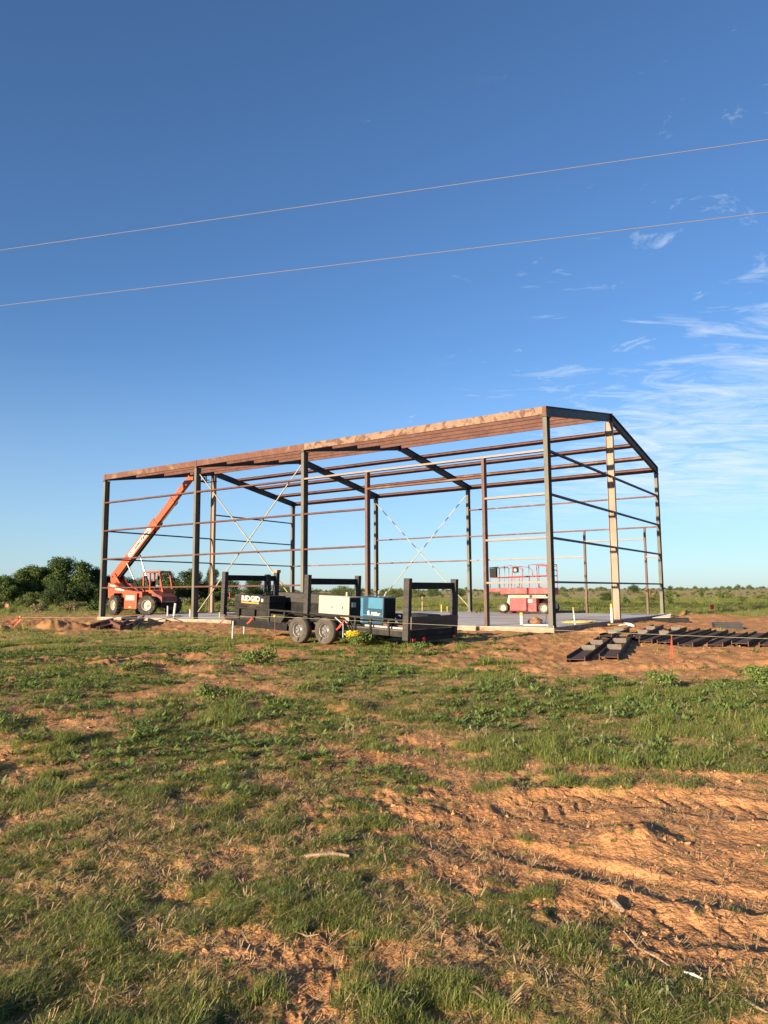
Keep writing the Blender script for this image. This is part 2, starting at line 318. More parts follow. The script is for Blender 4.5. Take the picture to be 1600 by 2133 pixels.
MOUNDS = [((1345,1768), .30, .085, .5), ((1290,1755), .22, .05, .5), ((715,1478), .42, .10, .45), ((740,1490), .3, .07, .4), ((335,1392), .75, .17, .35), ((270,1402), .6, .11, .3), ((450,1400), .5, .08, .3),
          ((60,1312), .9, .26, .75), ((105,1312), .7, .3, .75), ((150,1310), .9, .24, .75), ((10,1318), .8, .25, .75), ((200,1306), 1.0, .2, .75),
          ((1430,1285), .8, .34, .25), ((1462,1288), 1.4, .14, .25), ((1505,1287), 1.6, .10, .2), ((1290,1330), 1.0, .10, .2), ((1245,1318), .9, .16, .2), ((1285,1314), 1.2, .2, .2), ((1560,1292), 1.6, .10, .2), ((1590,1640), .5, .06, .4),
          ((100,1560), .5, .06, .4), ((600,1905), .16, .03, .4), ((300,1535), .45, .05, .4), ((1390,1640), .5, .05, .5), ((520,1330), 1.0, .05, .3)]
MOUNDS = [(gp(u, v).xy, r, h, k) for (u, v), r, h, k in MOUNDS]
def zg(x, y, fine=True):
    x = np.asarray(x, float); y = np.asarray(y, float); r = np.hypot(x, y)
    near = 1-sst(45, 80, r)
    z = -.15 + .07*(fbm(x*.11, y*.11, 3, 21)-.5)*near + 0*x
    z = z + .085*(fbm(x*.55, y*.55, 3, 31)-.5)*near
    fz = 0*x
    if fine:
        g = cover(x, y)
        k = near*(1-.30*g)
        fz = fz + k*(.052*(fbm(x*1.7, y*1.7, 3, 41)-.5) + .034*(fbm(x*5.5, y*5.5, 3, 51)-.5))
        rid = 1-np.abs(2*fbm(x*3.3+2*vnoise(x, y, 5), y*3.3, 3, 61)-1); fz = fz + k*.018*(rid**3)
        k2 = k*(1-sst(9, 24, r))*(.4+1.2*fbm(x*.9, y*.9, 2, 73))
        crumb = np.abs(2*vnoise(x*11, y*11, 71)-1)*.5 + np.abs(2*vnoise(x*24, y*24, 72)-1)*.35 + np.abs(2*vnoise(x*45, y*45, 74)-1)*.18
        fz = fz - k2*.026*(crumb-.5)
        fz = fz + .018*g*near
        # churned dirt of the building site: spade- and wheel-sized lumps
        km = near*sst(10, 17, r)*(1-.75*g)
        lump = np.abs(2*vnoise(x*1.9, y*1.9, 75)-1)*.55 + np.abs(2*vnoise(x*3.7, y*3.7, 76)-1)*.35 + np.abs(2*vnoise(x*.8, y*.8, 77)-1)*.5
        fz = fz - km*.15*(lump-.7)*(.35+1.1*fbm(x*.35, y*.35, 2, 78))
    sd = slab_dist(x, y)
    for pts, w, a, b in TRACKS:
        best = np.full(x.shape, 9.0); al = np.zeros(x.shape); L = 0
        for p, q in zip(pts[:-1], pts[1:]):
            dx, dy = q.x-p.x, q.y-p.y; l2 = dx*dx+dy*dy; t = np.clip(((x-p.x)*dx+(y-p.y)*dy)/l2, 0, 1)
            d = np.hypot(x-p.x-t*dx, y-p.y-t*dy); m = d < best; best = np.where(m, d, best); al = np.where(m, L+t*math.sqrt(l2), al); L += math.sqrt(l2)
        wob = w*(1+.25*(fbm(x*2.2, y*2.2, 2, 81)-.5))
        inside = 1-sst(wob*.75, wob, best); edge = np.exp(-((best-wob*1.12)/(w*.26))**2)
        fz = fz*(1-.72*inside)
        brk = .35 + .65*sst(.35, .62, fbm(x*2.6, y*2.6, 3, 83)); z = z - a*inside + a*1.0*edge*brk*(.35+1.1*fbm(x*8, y*8, 3, 85))
        if b: z = z + b*inside*(sst(.15, .45, np.abs(np.mod(al + .7*best, .14)/.14-.5)*2)-.5)
    z = z + fz
    for c, rr, h, k in MOUNDS:
        d = np.hypot(x-c.x, y-c.y)/rr
        lump = 1 + k*2*(fbm(x*3.5/max(rr, .4), y*3.5/max(rr, .4), 3, 91)-.5)
        z = z + h*np.exp(-(d*1.25)**2)*lump
    # pressed level around the trailer wheels and jack, graded along the slab, cut away under it
    wx, wy = TRO + ta*3.1 - tb*.1; k = np.exp(-(np.hypot(x-wx, y-wy)/2.2)**2); z = z*(1-k) + (-.10)*k
    k = 1-sst(.15, 1.3, np.abs(sd)); z = z*(1-k*.85) + (-.235)*k*.85
    z = np.where(sd < -.1, -.33, z)
    far = sst(130, 420, r); z = z + far*1.6*(fbm(x*.006, y*.006, 2, 101)) + sst(400, 1500, r)*2.0
    # flat pad under the telehandler
    k = np.exp(-(np.hypot(x+17.0, y-51.5)/3.2)**4); z = z*(1-k) + (-.08)*k
    return z
def zg1(x, y): return float(zg(np.array([x]), np.array([y]))[0])

# ------------------------------------------------------------------ the setting: ground
def make_ground():
    fine = np.concatenate([np.radians(np.linspace(-46, -33, 90))[:-1], np.radians(np.linspace(-33, 33, 640)), np.radians(np.linspace(33, 46, 90))[1:]]); co = np.radians(np.linspace(46, 314, 60))[1:-1]
    th = np.concatenate([fine, co]); nth = len(th)
    rs = [0.25]
    while rs[-1] < 5000:
        r = rs[-1]
        rs.append(r*(1.05 if r < 1.6 else 1.0068 if r < 12 else 1.0085 if r < 50 else 1.03 if r < 120 else 1.08))
    rs = np.array(rs); nr = len(rs)
    Rr, T = np.meshgrid(rs, th, indexing='ij'); x = (Rr*np.sin(T)).ravel(); y = (Rr*np.cos(T)).ravel()
    z = zg(x, y); g = cover(x, y)
    co_ = np.stack([x, y, z], 1); co_ = np.vstack([co_, [[0, 0, z[:nth].mean()]]])
    i = np.arange(nr-1)[:, None]; j = np.arange(nth)[None, :]; j2 = (j+1) % nth
    q = np.stack([i*nth+j, i*nth+j2, (i+1)*nth+j2, (i+1)*nth+j], -1).reshape(-1, 4)[:, ::-1]
    ctr = len(co_)-1; tri = np.stack([np.full(nth, ctr), (np.arange(nth)+1) % nth, np.arange(nth)], 1)[:, ::-1]
    me = bpy.data.meshes.new('ground')
    me.vertices.add(len(co_)); me.vertices.foreach_set('co', co_.ravel())
    nl = q.size + tri.size; me.loops.add(nl); me.loops.foreach_set('vertex_index', np.concatenate([q.ravel(), tri.ravel()]))
    npoly = len(q)+len(tri); me.polygons.add(npoly)
    me.polygons.foreach_set('loop_start', np.concatenate([np.arange(len(q))*4, len(q)*4+np.arange(len(tri))*3]))
    me.polygons.foreach_set('use_smooth', np.ones(npoly, bool))
    me.update(); me.validate()
    at_ = me.attributes.new('cover', 'FLOAT', 'POINT'); at_.data.foreach_set('value', np.concatenate([g, [g[0]]]))
    m = bpy.data.materials.new('sandy_soil'); m.use_nodes = True; t = m.node_tree; b = t.nodes['Principled BSDF']
    b.inputs['Roughness'].default_value = .95; b.inputs['Specular IOR Level'].default_value = .1
    geo = N(t, 'ShaderNodeNewGeometry'); att = N(t, 'ShaderNodeAttribute', attribute_name='cover')
    na = N(t, 'ShaderNodeTexNoise', inp={'Scale': .8, 'Detail': 8, 'Roughness': .6}); t.links.new(geo.outputs['Position'], na.inputs['Vector'])
    nb = N(t, 'ShaderNodeTexNoise', inp={'Scale': 38, 'Detail': 6, 'Roughness': .7}); t.links.new(geo.outputs['Position'], nb.inputs['Vector'])
    nc = N(t, 'ShaderNodeTexNoise', inp={'Scale': 6, 'Detail': 6, 'Roughness': .65, 'Distortion': 1.2}); t.links.new(geo.outputs['Position'], nc.inputs['Vector'])
    r1 = N(t, 'ShaderNodeValToRGB'); t.links.new(na.outputs[0], r1.inputs[0])
    r1.color_ramp.elements[0].position = .3; r1.color_ramp.elements[0].color = (.37,.172,.072,1); r1.color_ramp.elements[1].position = .72; r1.color_ramp.elements[1].color = (.51,.268,.120,1)
    r2 = N(t, 'ShaderNodeMapRange', inp={1: .25, 2: .75, 3: .74, 4: 1.2}); t.links.new(nb.outputs[0], r2.inputs[0])
    ne = N(t, 'ShaderNodeTexNoise', inp={'Scale': 1.9, 'Detail': 7, 'Roughness': .68, 'Distortion': .6}); t.links.new(geo.outputs['Position'], ne.inputs['Vector'])
    re_ = N(t, 'ShaderNodeMapRange', inp={1: .50, 2: .66, 3: 0, 4: .62}); t.links.new(ne.outputs[0], re_.inputs[0])
    mxe = N(t, 'ShaderNodeMix', data_type='RGBA'); mxe.inputs[7].default_value = (.25,.115,.052,1); t.links.new(re_.outputs[0], mxe.inputs[0]); t.links.new(r1.outputs[0], mxe.inputs[6])
    mu = N(t, 'ShaderNodeMix', data_type='RGBA', blend_type='MULTIPLY'); mu.inputs[0].default_value = 1
    cb = N(t, 'ShaderNodeCombineColor'); [t.links.new(r2.outputs[0], cb.inputs[i]) for i in range(3)]
    t.links.new(mxe.outputs[2], mu.inputs[6]); t.links.new(cb.outputs[0], mu.inputs[7])
    # litter and thatch where the grass grows; a green sward beyond the reach of single blades
    lit = N(t, 'ShaderNodeMapRange', inp={1: .35, 2: .7, 3: 0, 4: .62}); t.links.new(nc.outputs[0], lit.inputs[0])
    lf = math_n(t, 'MULTIPLY', lit.outputs[0], math_n(t, 'ADD', math_n(t, 'MULTIPLY', att.outputs['Fac'], .85), .15))
    mx1 = N(t, 'ShaderNodeMix', data_type='RGBA'); mx1.inputs[7].default_value = (.19,.12,.055,1)
    t.links.new(lf, mx1.inputs[0]); t.links.new(mu.outputs[2], mx1.inputs[6])
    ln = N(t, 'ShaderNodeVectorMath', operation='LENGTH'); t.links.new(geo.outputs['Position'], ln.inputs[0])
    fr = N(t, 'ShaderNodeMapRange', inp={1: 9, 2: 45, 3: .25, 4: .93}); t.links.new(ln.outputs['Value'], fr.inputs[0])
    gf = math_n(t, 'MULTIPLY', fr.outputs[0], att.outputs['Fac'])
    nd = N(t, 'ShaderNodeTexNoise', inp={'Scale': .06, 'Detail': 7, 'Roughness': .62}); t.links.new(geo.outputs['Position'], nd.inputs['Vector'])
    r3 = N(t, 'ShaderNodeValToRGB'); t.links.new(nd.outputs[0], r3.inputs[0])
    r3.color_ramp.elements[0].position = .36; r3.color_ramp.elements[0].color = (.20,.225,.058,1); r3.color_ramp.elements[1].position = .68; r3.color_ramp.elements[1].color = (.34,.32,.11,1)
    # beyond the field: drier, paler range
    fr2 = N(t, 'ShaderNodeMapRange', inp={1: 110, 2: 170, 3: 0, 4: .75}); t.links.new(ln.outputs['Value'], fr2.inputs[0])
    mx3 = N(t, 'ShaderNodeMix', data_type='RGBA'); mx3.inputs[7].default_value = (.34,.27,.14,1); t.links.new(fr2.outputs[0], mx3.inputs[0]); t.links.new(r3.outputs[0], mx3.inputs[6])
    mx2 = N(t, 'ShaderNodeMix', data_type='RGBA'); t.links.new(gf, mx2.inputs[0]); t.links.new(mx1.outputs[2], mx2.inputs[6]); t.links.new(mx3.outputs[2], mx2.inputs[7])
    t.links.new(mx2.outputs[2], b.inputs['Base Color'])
    vo = N(t, 'ShaderNodeTexVoronoi', inp={'Scale': 30}); t.links.new(geo.outputs['Position'], vo.inputs['Vector'])
    vo2 = N(t, 'ShaderNodeTexVoronoi', inp={'Scale': 75}); t.links.new(geo.outputs['Position'], vo2.inputs['Vector'])
    h = math_n(t, 'ADD', math_n(t, 'MULTIPLY', nb.outputs[0], .4), math_n(t, 'MULTIPLY', nc.outputs[0], .5))
    h = math_n(t, 'SUBTRACT', h, math_n(t, 'ADD', math_n(t, 'MULTIPLY', vo.outputs['Distance'], .55), math_n(t, 'MULTIPLY', vo2.outputs['Distance'], .3)))
    bp = N(t, 'ShaderNodeBump', inp={'Strength': .48, 'Distance': .035}); t.links.new(h, bp.inputs['Height']); t.links.new(bp.outputs[0], b.inputs['Normal'])
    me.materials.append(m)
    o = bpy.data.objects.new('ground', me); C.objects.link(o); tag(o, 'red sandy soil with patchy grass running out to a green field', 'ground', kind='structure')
make_ground()

# concrete slab
sl = empty('concrete_slab', (D0.x, D0.y, 0), YAW-math.pi/2, label='pale grey concrete slab under the steel building frame', cat='slab', kind='structure')
MB().box(-.06, WB+.06, -.06, LB+.06, -.30, -.012).build('slab_edge', M['slabside'], sl)
def slab_panels():
    # saw-cut panels of the floor
    xs = [-.06, WB/3, 2*WB/3, WB+.06]; ys = [-.06] + FS[1:3] + [LB+.06]; ys = [-.06, 6.4, 12.74, 20.56, LB+.06]
    for i in range(3):
        for j in range(4):
            g = .006
            MB().box(xs[i]+(g if i else 0), xs[i+1]-(g if i < 2 else 0), ys[j]+(g if j else 0), ys[j+1]-(g if j < 3 else 0), -.010, 0).build('panel', M['concrete'], sl)
slab_panels()

# ------------------------------------------------------------------ the steel building frame
bf = empty('steel_building_frame', (D0.x, D0.y, 0), YAW-math.pi/2, label='tall open steel building frame of grey columns, dark rafters and red purlins on the slab', cat='building')
def roof_z(t): return HE + (HR-HE)*(1-abs(t-WB/2)/(WB/2))
DC, FWD = .345, .17
for s in FS:
    c = MB().ib((DC/2, s, .02), (DC/2, s, HC-.01), (1,0,0), DC, FWD).build('column', M['steel'], bf)
    MB().box(-.04, DC+.04, s-.14, s+.14, .002, .02).build('base_plate', M['darksteel'], c)
    c = MB().ib((WB-DC/2, s, .02), (WB-DC/2, s, HC-.01), (1,0,0), DC, FWD).build('column', M['steel'], bf)
    MB().box(WB-DC-.04, WB+.04, s-.14, s+.14, .002, .02).build('base_plate', M['darksteel'], c)
    # two rafters meeting at the ridge
    for a, b in ((0.0, WB/2-.004), (WB, WB/2+.004)):
        za, zb = roof_z(a), roof_z(b); d = .40
        m = MB(); tf, tw, w = .022, .014, FWD/2
        pr = [(0,-w),(0,w),(-tf,w),(-tf,tw/2),(-d+tf,tw/2),(-d+tf,w),(-d,w),(-d,-w),(-d+tf,-w),(-d+tf,-tw/2),(-tf,-tw/2),(-tf,-w)]
        vs = [(a, s+q, za+p) for p, q in pr] + [(b, s+q, zb+p) for p, q in pr]; n = len(pr)
        m.add(vs, [(i, (i+1) % n, n+(i+1) % n, n+i) for i in range(n)] + [tuple(range(n)), tuple(range(n, 2*n))])
        r = m.build('rafter', M['darksteel'], bf)
        x0 = -.014 if a == 0 else WB+.002
        MB().box(x0, x0+.012, s-FWD/2, s+FWD/2, HE-.40, HE).build('end_plate', M['primer2'], r)
    for t in (DC/2, WB-DC/2):
        MB().box(t-.22, t+.22, s-.12, s+.12, HC-.010, HC+.012).build('cap_plate', M['darksteel'], bf)
        for dx in (-.15, .15):
            for dy in (-.11, .11): MB().tube([(t+dx*1.25, s+dy, .02), (t+dx*1.25, s+dy, .075)], .014, 6).build('anchor_bolt', M['grey'], bf)
    MB().box(WB/2-.014, WB/2+.014, s-.11, s+.11, HR-.46, HR+.03).build('ridge_plate', M['darksteel'], bf)
# gable posts
for s, m_ in ((FS[0]+.095, 'post'), (FS[3]-.095, 'post')):
    c = MB().ib((WB/2, s, .02), (WB/2, s, roof_z(WB/2)-.42), (0,1,0), .36, .20).build('gable_post', M[m_], bf)
    MB().box(WB/2-.15, WB/2+.15, s-.22, s+.22, .002, .02).build('base_plate', M['darksteel'], c)
# purlins and eave struts
for i in range(9):
    t = WB*i/8
    for b in range(3):
        s0, s1 = FS[b]+FWD/2+.006, FS[b+1]-FWD/2-.006
        m = MB()
        if i in (0, 8):
            tt = .002 if i == 0 else WB-.002; V = (1,0,0) if i == 0 else (-1,0,0)
            m.ch((tt, s0, HE-.165), (tt, s1, HE-.165), (0,0,1), .32, .09, .012, V)
            mm = (('rustplate' if b == 0 else 'primer2') if i == 0 else 'primer')
            m.build('eave_strut', M[mm], bf)
        else:
            zt = roof_z(t)-.012-(.0 if i != 4 else .01)
            m.ch((t, s0, zt-.135), (t, s1, zt-.135), (0,0,1), .26, .085, .012, (1,0,0) if i <= 4 else (-1,0,0))
            m.build('purlin', M['primer2' if (i == 7 and b == 0) else 'primer'], bf)
GZ = [1.76, 3.51, 5.25, 7.0]
def girt_long(t, s0, s1, z, mm='primer'):       # along the building, flush inside the column flanges
    t0 = t
    MB().ch((t0+.1, s0, z+.04), (t0+.1, s1, z+.04), (1,0,0), .20, .08, .012, (0,0,-1)).build('girt', M[mm], bf)
def girt_gable(s, t0, t1, z, mm='darksteel'):  # gable girts dark: the shade of the end walls is in their colour
    MB().ch((t0, s+.06, z+.04), (t1, s+.06, z+.04), (0,1,0), .12, .08, .012, (0,0,-1)).build('girt', M[mm], bf)
P1, P2 = (2.82, 2.945), (8.82, 8.95)             # big door jambs in the front wall
tf_ = .024
for z in GZ:
    girt_long(tf_, FS[2]+.01, FS[3]-.01, z); girt_long(tf_, FS[1]+.01, FS[2]-.01, z)
girt_long(tf_, FS[0]+.01, FS[1]-.01, 7.0, 'cream_g')
for z in (3.51, 5.25): girt_long(tf_, P2[1]+.003, FS[1]-.01, z)
for z in GZ[:3]: girt_long(tf_, FS[0]+.01, P1[0]-.003, z, 'cream_g')
girt_long(tf_, P1[1]+.003, P2[0]-.003, 6.18, 'primer2')
for a, b in (P1, P2): MB().ch((tf_+.125, a, .002), (tf_+.125, a, 6.955), (1,0,0), .25, b-a, .012, (0,1,0)).build('door_jamb', M['jamb'], bf)
tr_ = WB-.024-.2
RP1, RP2 = (.87, .98), (4.56, 4.68)
girt_long(tr_, FS[0]+.01, FS[1]-.01, 7.0, 'primer2'); girt_long(tr_, FS[0]+.01, FS[1]-.01, 5.16, 'primer2')
girt_long(tr_, RP2[1]+.003, FS[1]-.01, 3.51, 'cream_g'); girt_long(tr_, RP1[1]+.003, RP2[0]-.003, 4.46, 'cream_g'); girt_long(tr_, FS[0]+.01, RP1[0]-.003, 3.4, 'cream_g')
for z in (3.51, 5.25): girt_long(tr_, FS[1]+.01, FS[2]-.01, z, 'primer2')
girt_long(tr_, FS[2]+.01, FS[3]-.01, 3.51, 'primer2')
for a, b in (RP1, RP2): MB().ch((tr_+.1, a, .002), (tr_+.1, a, 5.115), (1,0,0), .16, b-a, .012, (0,1,0)).build('door_jamb', M['jamb'], bf)
for z in GZ:
    girt_gable(.012, DC+.004, WB/2-.102, z); girt_gable(.012, WB/2+.102, WB-DC-.004, z)
for z in GZ[1:3]:
    girt_gable(LB-.135, DC+.004, WB/2-.102, z); girt_gable(LB-.135, WB/2+.102, WB-DC-.004, z)
girt_gable(LB-.135, WB/2+.102, WB-DC-.004, 7.0)
# crossed braces in the middle bay, front and back wall
for tt in (.27, WB-.27):
    dz = .02 if tt < 5 else -.02
    MB().bar((tt-dz, FS[2]-.01, 8.1), (tt-dz, FS[1]+.01, .3), .045, .045).build('cross_brace', M['brace'], bf)
    MB().bar((tt+dz*2.2, FS[1]+.01, 8.1), (tt+dz*2.2, FS[2]-.01, .3), .045, .045).build('cross_brace', M['brace'], bf)

# ------------------------------------------------------------------ utility poles and wires overhead
WD = Vector((.9695, -.245)); WP = Vector((0, 14.83))
def wpt(k, z): q = WP + WD*k; return Vector((q.x, q.y, z))
for k, lab in ((-62, 'weathered wooden utility pole standing off to the left'), (58, 'weathered wooden utility pole standing off to the right')):
    b = wpt(k, 0); zb = zg1(b.x, b.y)
    p = empty('utility_pole', (b.x, b.y, zb), math.atan2(WD.y, WD.x), label=lab, cat='pole', group='utility poles')
    MB().tube([(0,.1,-.4), (0,.1,5.5), (0,.1,10.8)], [.16,.14,.11], 12).build('shaft', M['polewood'], p, smooth=True)
    MB().tube([(0,0,9.98-zb), (0,0,10.0-zb)], .05, 10).build('insulator', M['grey'], p)
    MB().tube([(0,0,8.52-zb), (0,0,8.55-zb)], .05, 10).build('insulator', M['grey'], p)
for z0, lab in ((10.0, 'upper of two thin power wires crossing the blue sky'), (8.55, 'lower of two thin power wires crossing the blue sky')):
    ks = np.linspace(-62, 58, 41); c0 = -2
    # upper wire was measured at z=10.0 in view; a slack of a hand's breadth in 120 m
    MB().tube([wpt(k, z0 + 0.05*((k-c0)/60)**2 - .03) for k in ks], .0065, 6).build('power_wire', M['wire'], None, smooth=True, label=lab, cat='wire', group='power wires')

# ------------------------------------------------------------------ wheels
def wheel(name, parent, c, ax, r, w, rr, mt, mr, lugs=0, holes=0, n=36):
    """tyre and rim turned about axis ax; the outside of the wheel faces +ax"""
    ax = Vector(ax).normalized(); h = w/2
    em = bpy.data.objects.new(name, None); C.objects.link(em); em.parent = parent; em.location = c
    pr = [(rr, -h*.8), (rr+.02, -h), (rr+(r-rr)*.55, -h*1.04), (r*.95, -h*.92), (r-.004*(1 if not lugs else 6), -h*.7), (r-.004*(1 if not lugs else 6), h*.7), (r*.95, h*.92), (rr+(r-rr)*.55, h*1.04), (rr+.02, h), (rr, h*.8), (rr, -h*.8)]
    m = MB().lathe(pr, (0,0,0), ax, n)
    a = ax.orthogonal().normalized(); b = ax.cross(a)
    if lugs:
        for k in range(lugs):
            for sd in (-1, 1):
                q = 2*math.pi*(k + (.5 if sd > 0 else 0))/lugs; q2 = q + .16*sd
                d0 = a*math.cos(q)+b*math.sin(q); d1 = a*math.cos(q2)+b*math.sin(q2)
                m.bar(ax*(sd*h*1.0)+d0*(r*.965), ax*(sd*h*.05)+d1*(r*.985), r*.10, r*.085, d0)
    m.build('tyre', mt, em, smooth=True)
    off = h*.45
    rp = [(rr*1.02, h*.82), (rr*.93, h*.78), (rr*.86, off*.6), (rr*.80, off*.2), (rr*.55, off*.15), (rr*.42, off*.7), (rr*.24, off*.85), (rr*.22, off*1.5), (.001, off*1.55)]
    rim = MB().lathe(rp, (0,0,0), ax, n).lathe([(rr*1.0, -h*.8), (rr*.8, off*.18), (.001, off*.1)], (0,0,0), ax, n).build('rim', mr, em, smooth=True)
    if holes:
        for k in range(holes):
            q = 2*math.pi*k/holes; d = a*math.cos(q)+b*math.sin(q)
            MB().lathe([(rr*.085, -.002), (rr*.085, .006), (.001, .006)], d*(rr*.69)+ax*(off*.2), ax, 10).build('vent_hole', M['black'], rim)
        for k in range(5):
            q = 2*math.pi*(k+.3)/5; d = a*math.cos(q)+b*math.sin(q)
            MB().tube([d*(rr*.33)+ax*(off*.6), d*(rr*.33)+ax*(off*1.05)], .014, 6).build('lug_nut', M['chrome'], rim)
    return em

# ------------------------------------------------------------------ utility trailer (local: X to the far side, Y to the front)
SLOPE = .045
tr = empty('utility_trailer', (TRO.x, TRO.y, 0), TTH-math.pi/2, label='long black tandem-axle utility trailer with three goal-post racks parked before the frame', cat='trailer')
tr.rotation_euler = (math.atan(SLOPE), 0, TTH-math.pi/2)
TW, TL = 2.30, 7.62
fr = MB()
for x in (.02, TW-.06): fr.ch((x, -.02, .25), (x, TL, .25), (0,0,1), .15, .06, .01, (1,0,0) if x < 1 else (1,0,0))
for y in np.linspace(.05, TL-.05, 12): fr.bar((.09, y, .25), (TW-.07, y, .25), .05, .09)
fr.bar((.03, TL+.03, .25), (TW-.03, TL+.03, .25), .06, .15); fr.bar((.03, -.05, .25), (TW-.03, -.05, .25), .06, .16)
fr.build('frame', M['blackd'], tr)
xs = np.linspace(.02, TW-.02, 11)
for i in range(10): MB().box(xs[i]+.004, xs[i+1]-.004, -.02, TL, .327, .363).build('deck_plank', M['woodh'], tr)
for x in (0.0, TW):                            # side rails
    MB().bar((x, 0, .635), (x, TL, .635), .05, .05).build('rail', M['blackd'], tr)
    for y in (.63, 1.28, 1.85, 4.75, 5.45, 6.15, 6.9): MB().bar((x, y, .18), (x, y, .61), .05, .06, (0,1,0)).build('rail_upright', M['blackd'], tr)
MB().bar((.03, TL, .635), (TW-.03, TL, .635), .05, .05).build('rail', M['blackd'], tr)
MB().bar((.03, TL-.0, .36), (TW-.03, TL, .36), .04, .04).build('rail', M['blackd'], tr)
for y, w in ((-.03, .19), (3.75, .17), (TL, .17)):   # timber goal-post racks
    for x in (-.05, TW+.05):
        zb = .10 if y < 1 else .36
        MB().box(x-.075, x+.075, y-w/2, y+w/2, zb, 1.80).build('rack_post', M['wood'], tr, bevel=.008)
    MB().box(.03, TW-.03, y-.05, y+.05, 1.50, 1.69).build('rack_crossbar', M['black'], tr, bevel=.006)
# tail boards
MB().box(-.03, TW+.06, -.175, -.13, .40, .575).build('tail_board', M['woodh'], tr, bevel=.004)
MB().box(-.03, TW+.06, -.177, -.132, .58, .75).build('tail_board', M['woodh'], tr, bevel=.004)
MB().bar((.0, -.12, .12), (TW, -.12, .12), .07, .12).build('bumper', M['black'], tr)
for x in (.12, TW-.12): MB().box(x-.07, x+.07, -.175, -.155, .08, .15).build('tail_light', M['red'], tr)
MB().box(-.085, -.03, -.05, .06, .18, .25).build('side_marker', M['red'], tr)
MB().lathe([(.07, 0), (.07, .012), (.001, .012)], (.62, -.156, .10), (0,-1,0), 16).build('reflector', M['red'], tr)
# fenders and axles
for x in (-.26, TW+.26):
    sg = -1 if x < 1 else 1; x0, x1 = (x-.13, x+.16) if sg < 0 else (x-.16, x+.13)
    m = MB(); prof = [(4.52,.30),(4.34,.50),(4.14,.605),(2.38,.605),(2.18,.50),(2.00,.25)]
    for (ya, za), (yb, zb) in zip(prof[:-1], prof[1:]): m.extr([(0,x0),(.008,x0),(.008,x1),(0,x1)], (0,ya,za), (0,yb,zb), (0,zb-za if False else 0,1), (1,0,0))
    m.build('fender', M['blackd'], tr)
    m = MB(); xb = (x+.155 if sg < 0 else x-.155)
    m.add([(xb, 3.26-.16, .60), (xb, 3.26+.16, .60), (xb, 3.26, .33), (xb+.01, 3.10, .60), (xb+.01, 3.42, .60), (xb+.01, 3.26, .33)], [(0,1,2),(5,4,3),(0,3,4,1),(1,4,5,2),(2,5,3,0)])
    m.build('spring_hanger', M['blackd'], tr)
    for y, holes in ((3.80, 8), (2.72, 8)):
        zc = .30 - SLOPE*y
        wheel('wheel', tr, (x, y, zc), (sg, 0, 0), .395, .235, .215, M['tyred'], M['rimg'], 0, holes)
for y in (3.80, 2.72):
    MB().tube([(-.2, y, .30-SLOPE*y), (TW+.2, y, .30-SLOPE*y)], .045, 10).build('axle', M['black'], tr)
# storage box under the front of the bed, front jack and coupler
MB().box(-.02, .45, 4.62, 7.25, .02, .24).build('under_bed_box', M['black'], tr, bevel=.006)
MB().box(-.03, .02, 4.72, 5.35, .25, .52).build('side_step_box', M['blackd'], tr, bevel=.006)
for (x, y) in ((-.10, 7.05), (TW/2, 7.9)):
    MB().tube([(x, y, .18), (x, y, -.10-SLOPE*y-.02)], .032, 10).build('jack', M['grey'], tr, smooth=True)
MB().bar((TW/2-.5, TL, .25), (TW/2, TL+.42, .25), .07, .12).bar((TW/2+.5, TL, .25), (TW/2, TL+.42, .25), .07, .12).build('drawbar', M['black'], tr)
# a bent grey stay behind the fender and the small black winch box under it
MB().tube([(-.38, 2.30, .60), (-.39, 1.98, .42), (-.39, 1.97, .05)], .016, 8).build('mud_flap_stay', M['grey'], tr)

# load on the trailer: every piece stands on the deck, in the trailer's tilted frame
def on_trailer(x, y, z=.363):
    v = tr.matrix_basis @ Vector((x, y, z)); return v
TRMAT = Matrix.Translation((TRO.x, TRO.y, 0)) @ tr.rotation_euler.to_matrix().to_4x4()
def tload(name, x, y, z, **k):
    o = empty(name, TRMAT @ Vector((x, y, z)), 0, **k); o.rotation_euler = tr.rotation_euler; return o
# big black job-site chest with orange-underlined white lettering
jb = tload('job_site_chest', .08, 5.56, .363, label='black job-site tool chest with white RIDGID lettering and orange stripe on the trailer', cat='tool chest')
MB().box(0, .72, 0, 1.64, .0, .46).build('body', M['blackd'], jb, bevel=.012)
MB().box(-.012, .732, -.012, 1.652, .463, .70).build('lid', M['blackd'], jb, bevel=.014)
for y0, y1 in ((.06,.38), (.46,1.20), (1.28,1.58)): MB().box(-.012, .0, y0, y1, .03, .30).build('side_panel', M['blackd'], jb, bevel=.004)
text_mb('RIDGID', .24, (-.014, 1.32, .50), (0,-1,0), (0,0,1), .003, 0, 1.12, .010).build('lettering', M['white'], jb)
MB().box(-.018, -.0125, .46, 1.32, .425, .465).build('stripe', M['amber'], jb)
MB().box(-.017, -.0125, .27, .36, .50, .60).build('label_sticker', M['white'], jb)
for y in (.14, 1.52): MB().box(-.02, -.012, y-.025, y+.025, .60, .64).build('lid_catch', M['black'], jb)
for y in (.5, 1.14): MB().bar((-.03, y-.09, .33), (-.03, y+.09, .33), .02, .03).build('handle', M['black'], jb)
MB().box(.2, .52, -.03, -.012, .22, .30).build('end_handle', M['black'], jb, bevel=.005)
b2 = tload('storage_chest', 1.05, 4.10, .363, label='grey-topped black storage chest behind the middle rack post on the trailer', cat='tool chest')
MB().box(0, .95, 0, 2.0, 0, .50).build('body', M['black'], b2, bevel=.01); MB().box(-.02, .97, -.02, 2.02, .503, .80).build('lid', M['wood'], b2, bevel=.012)
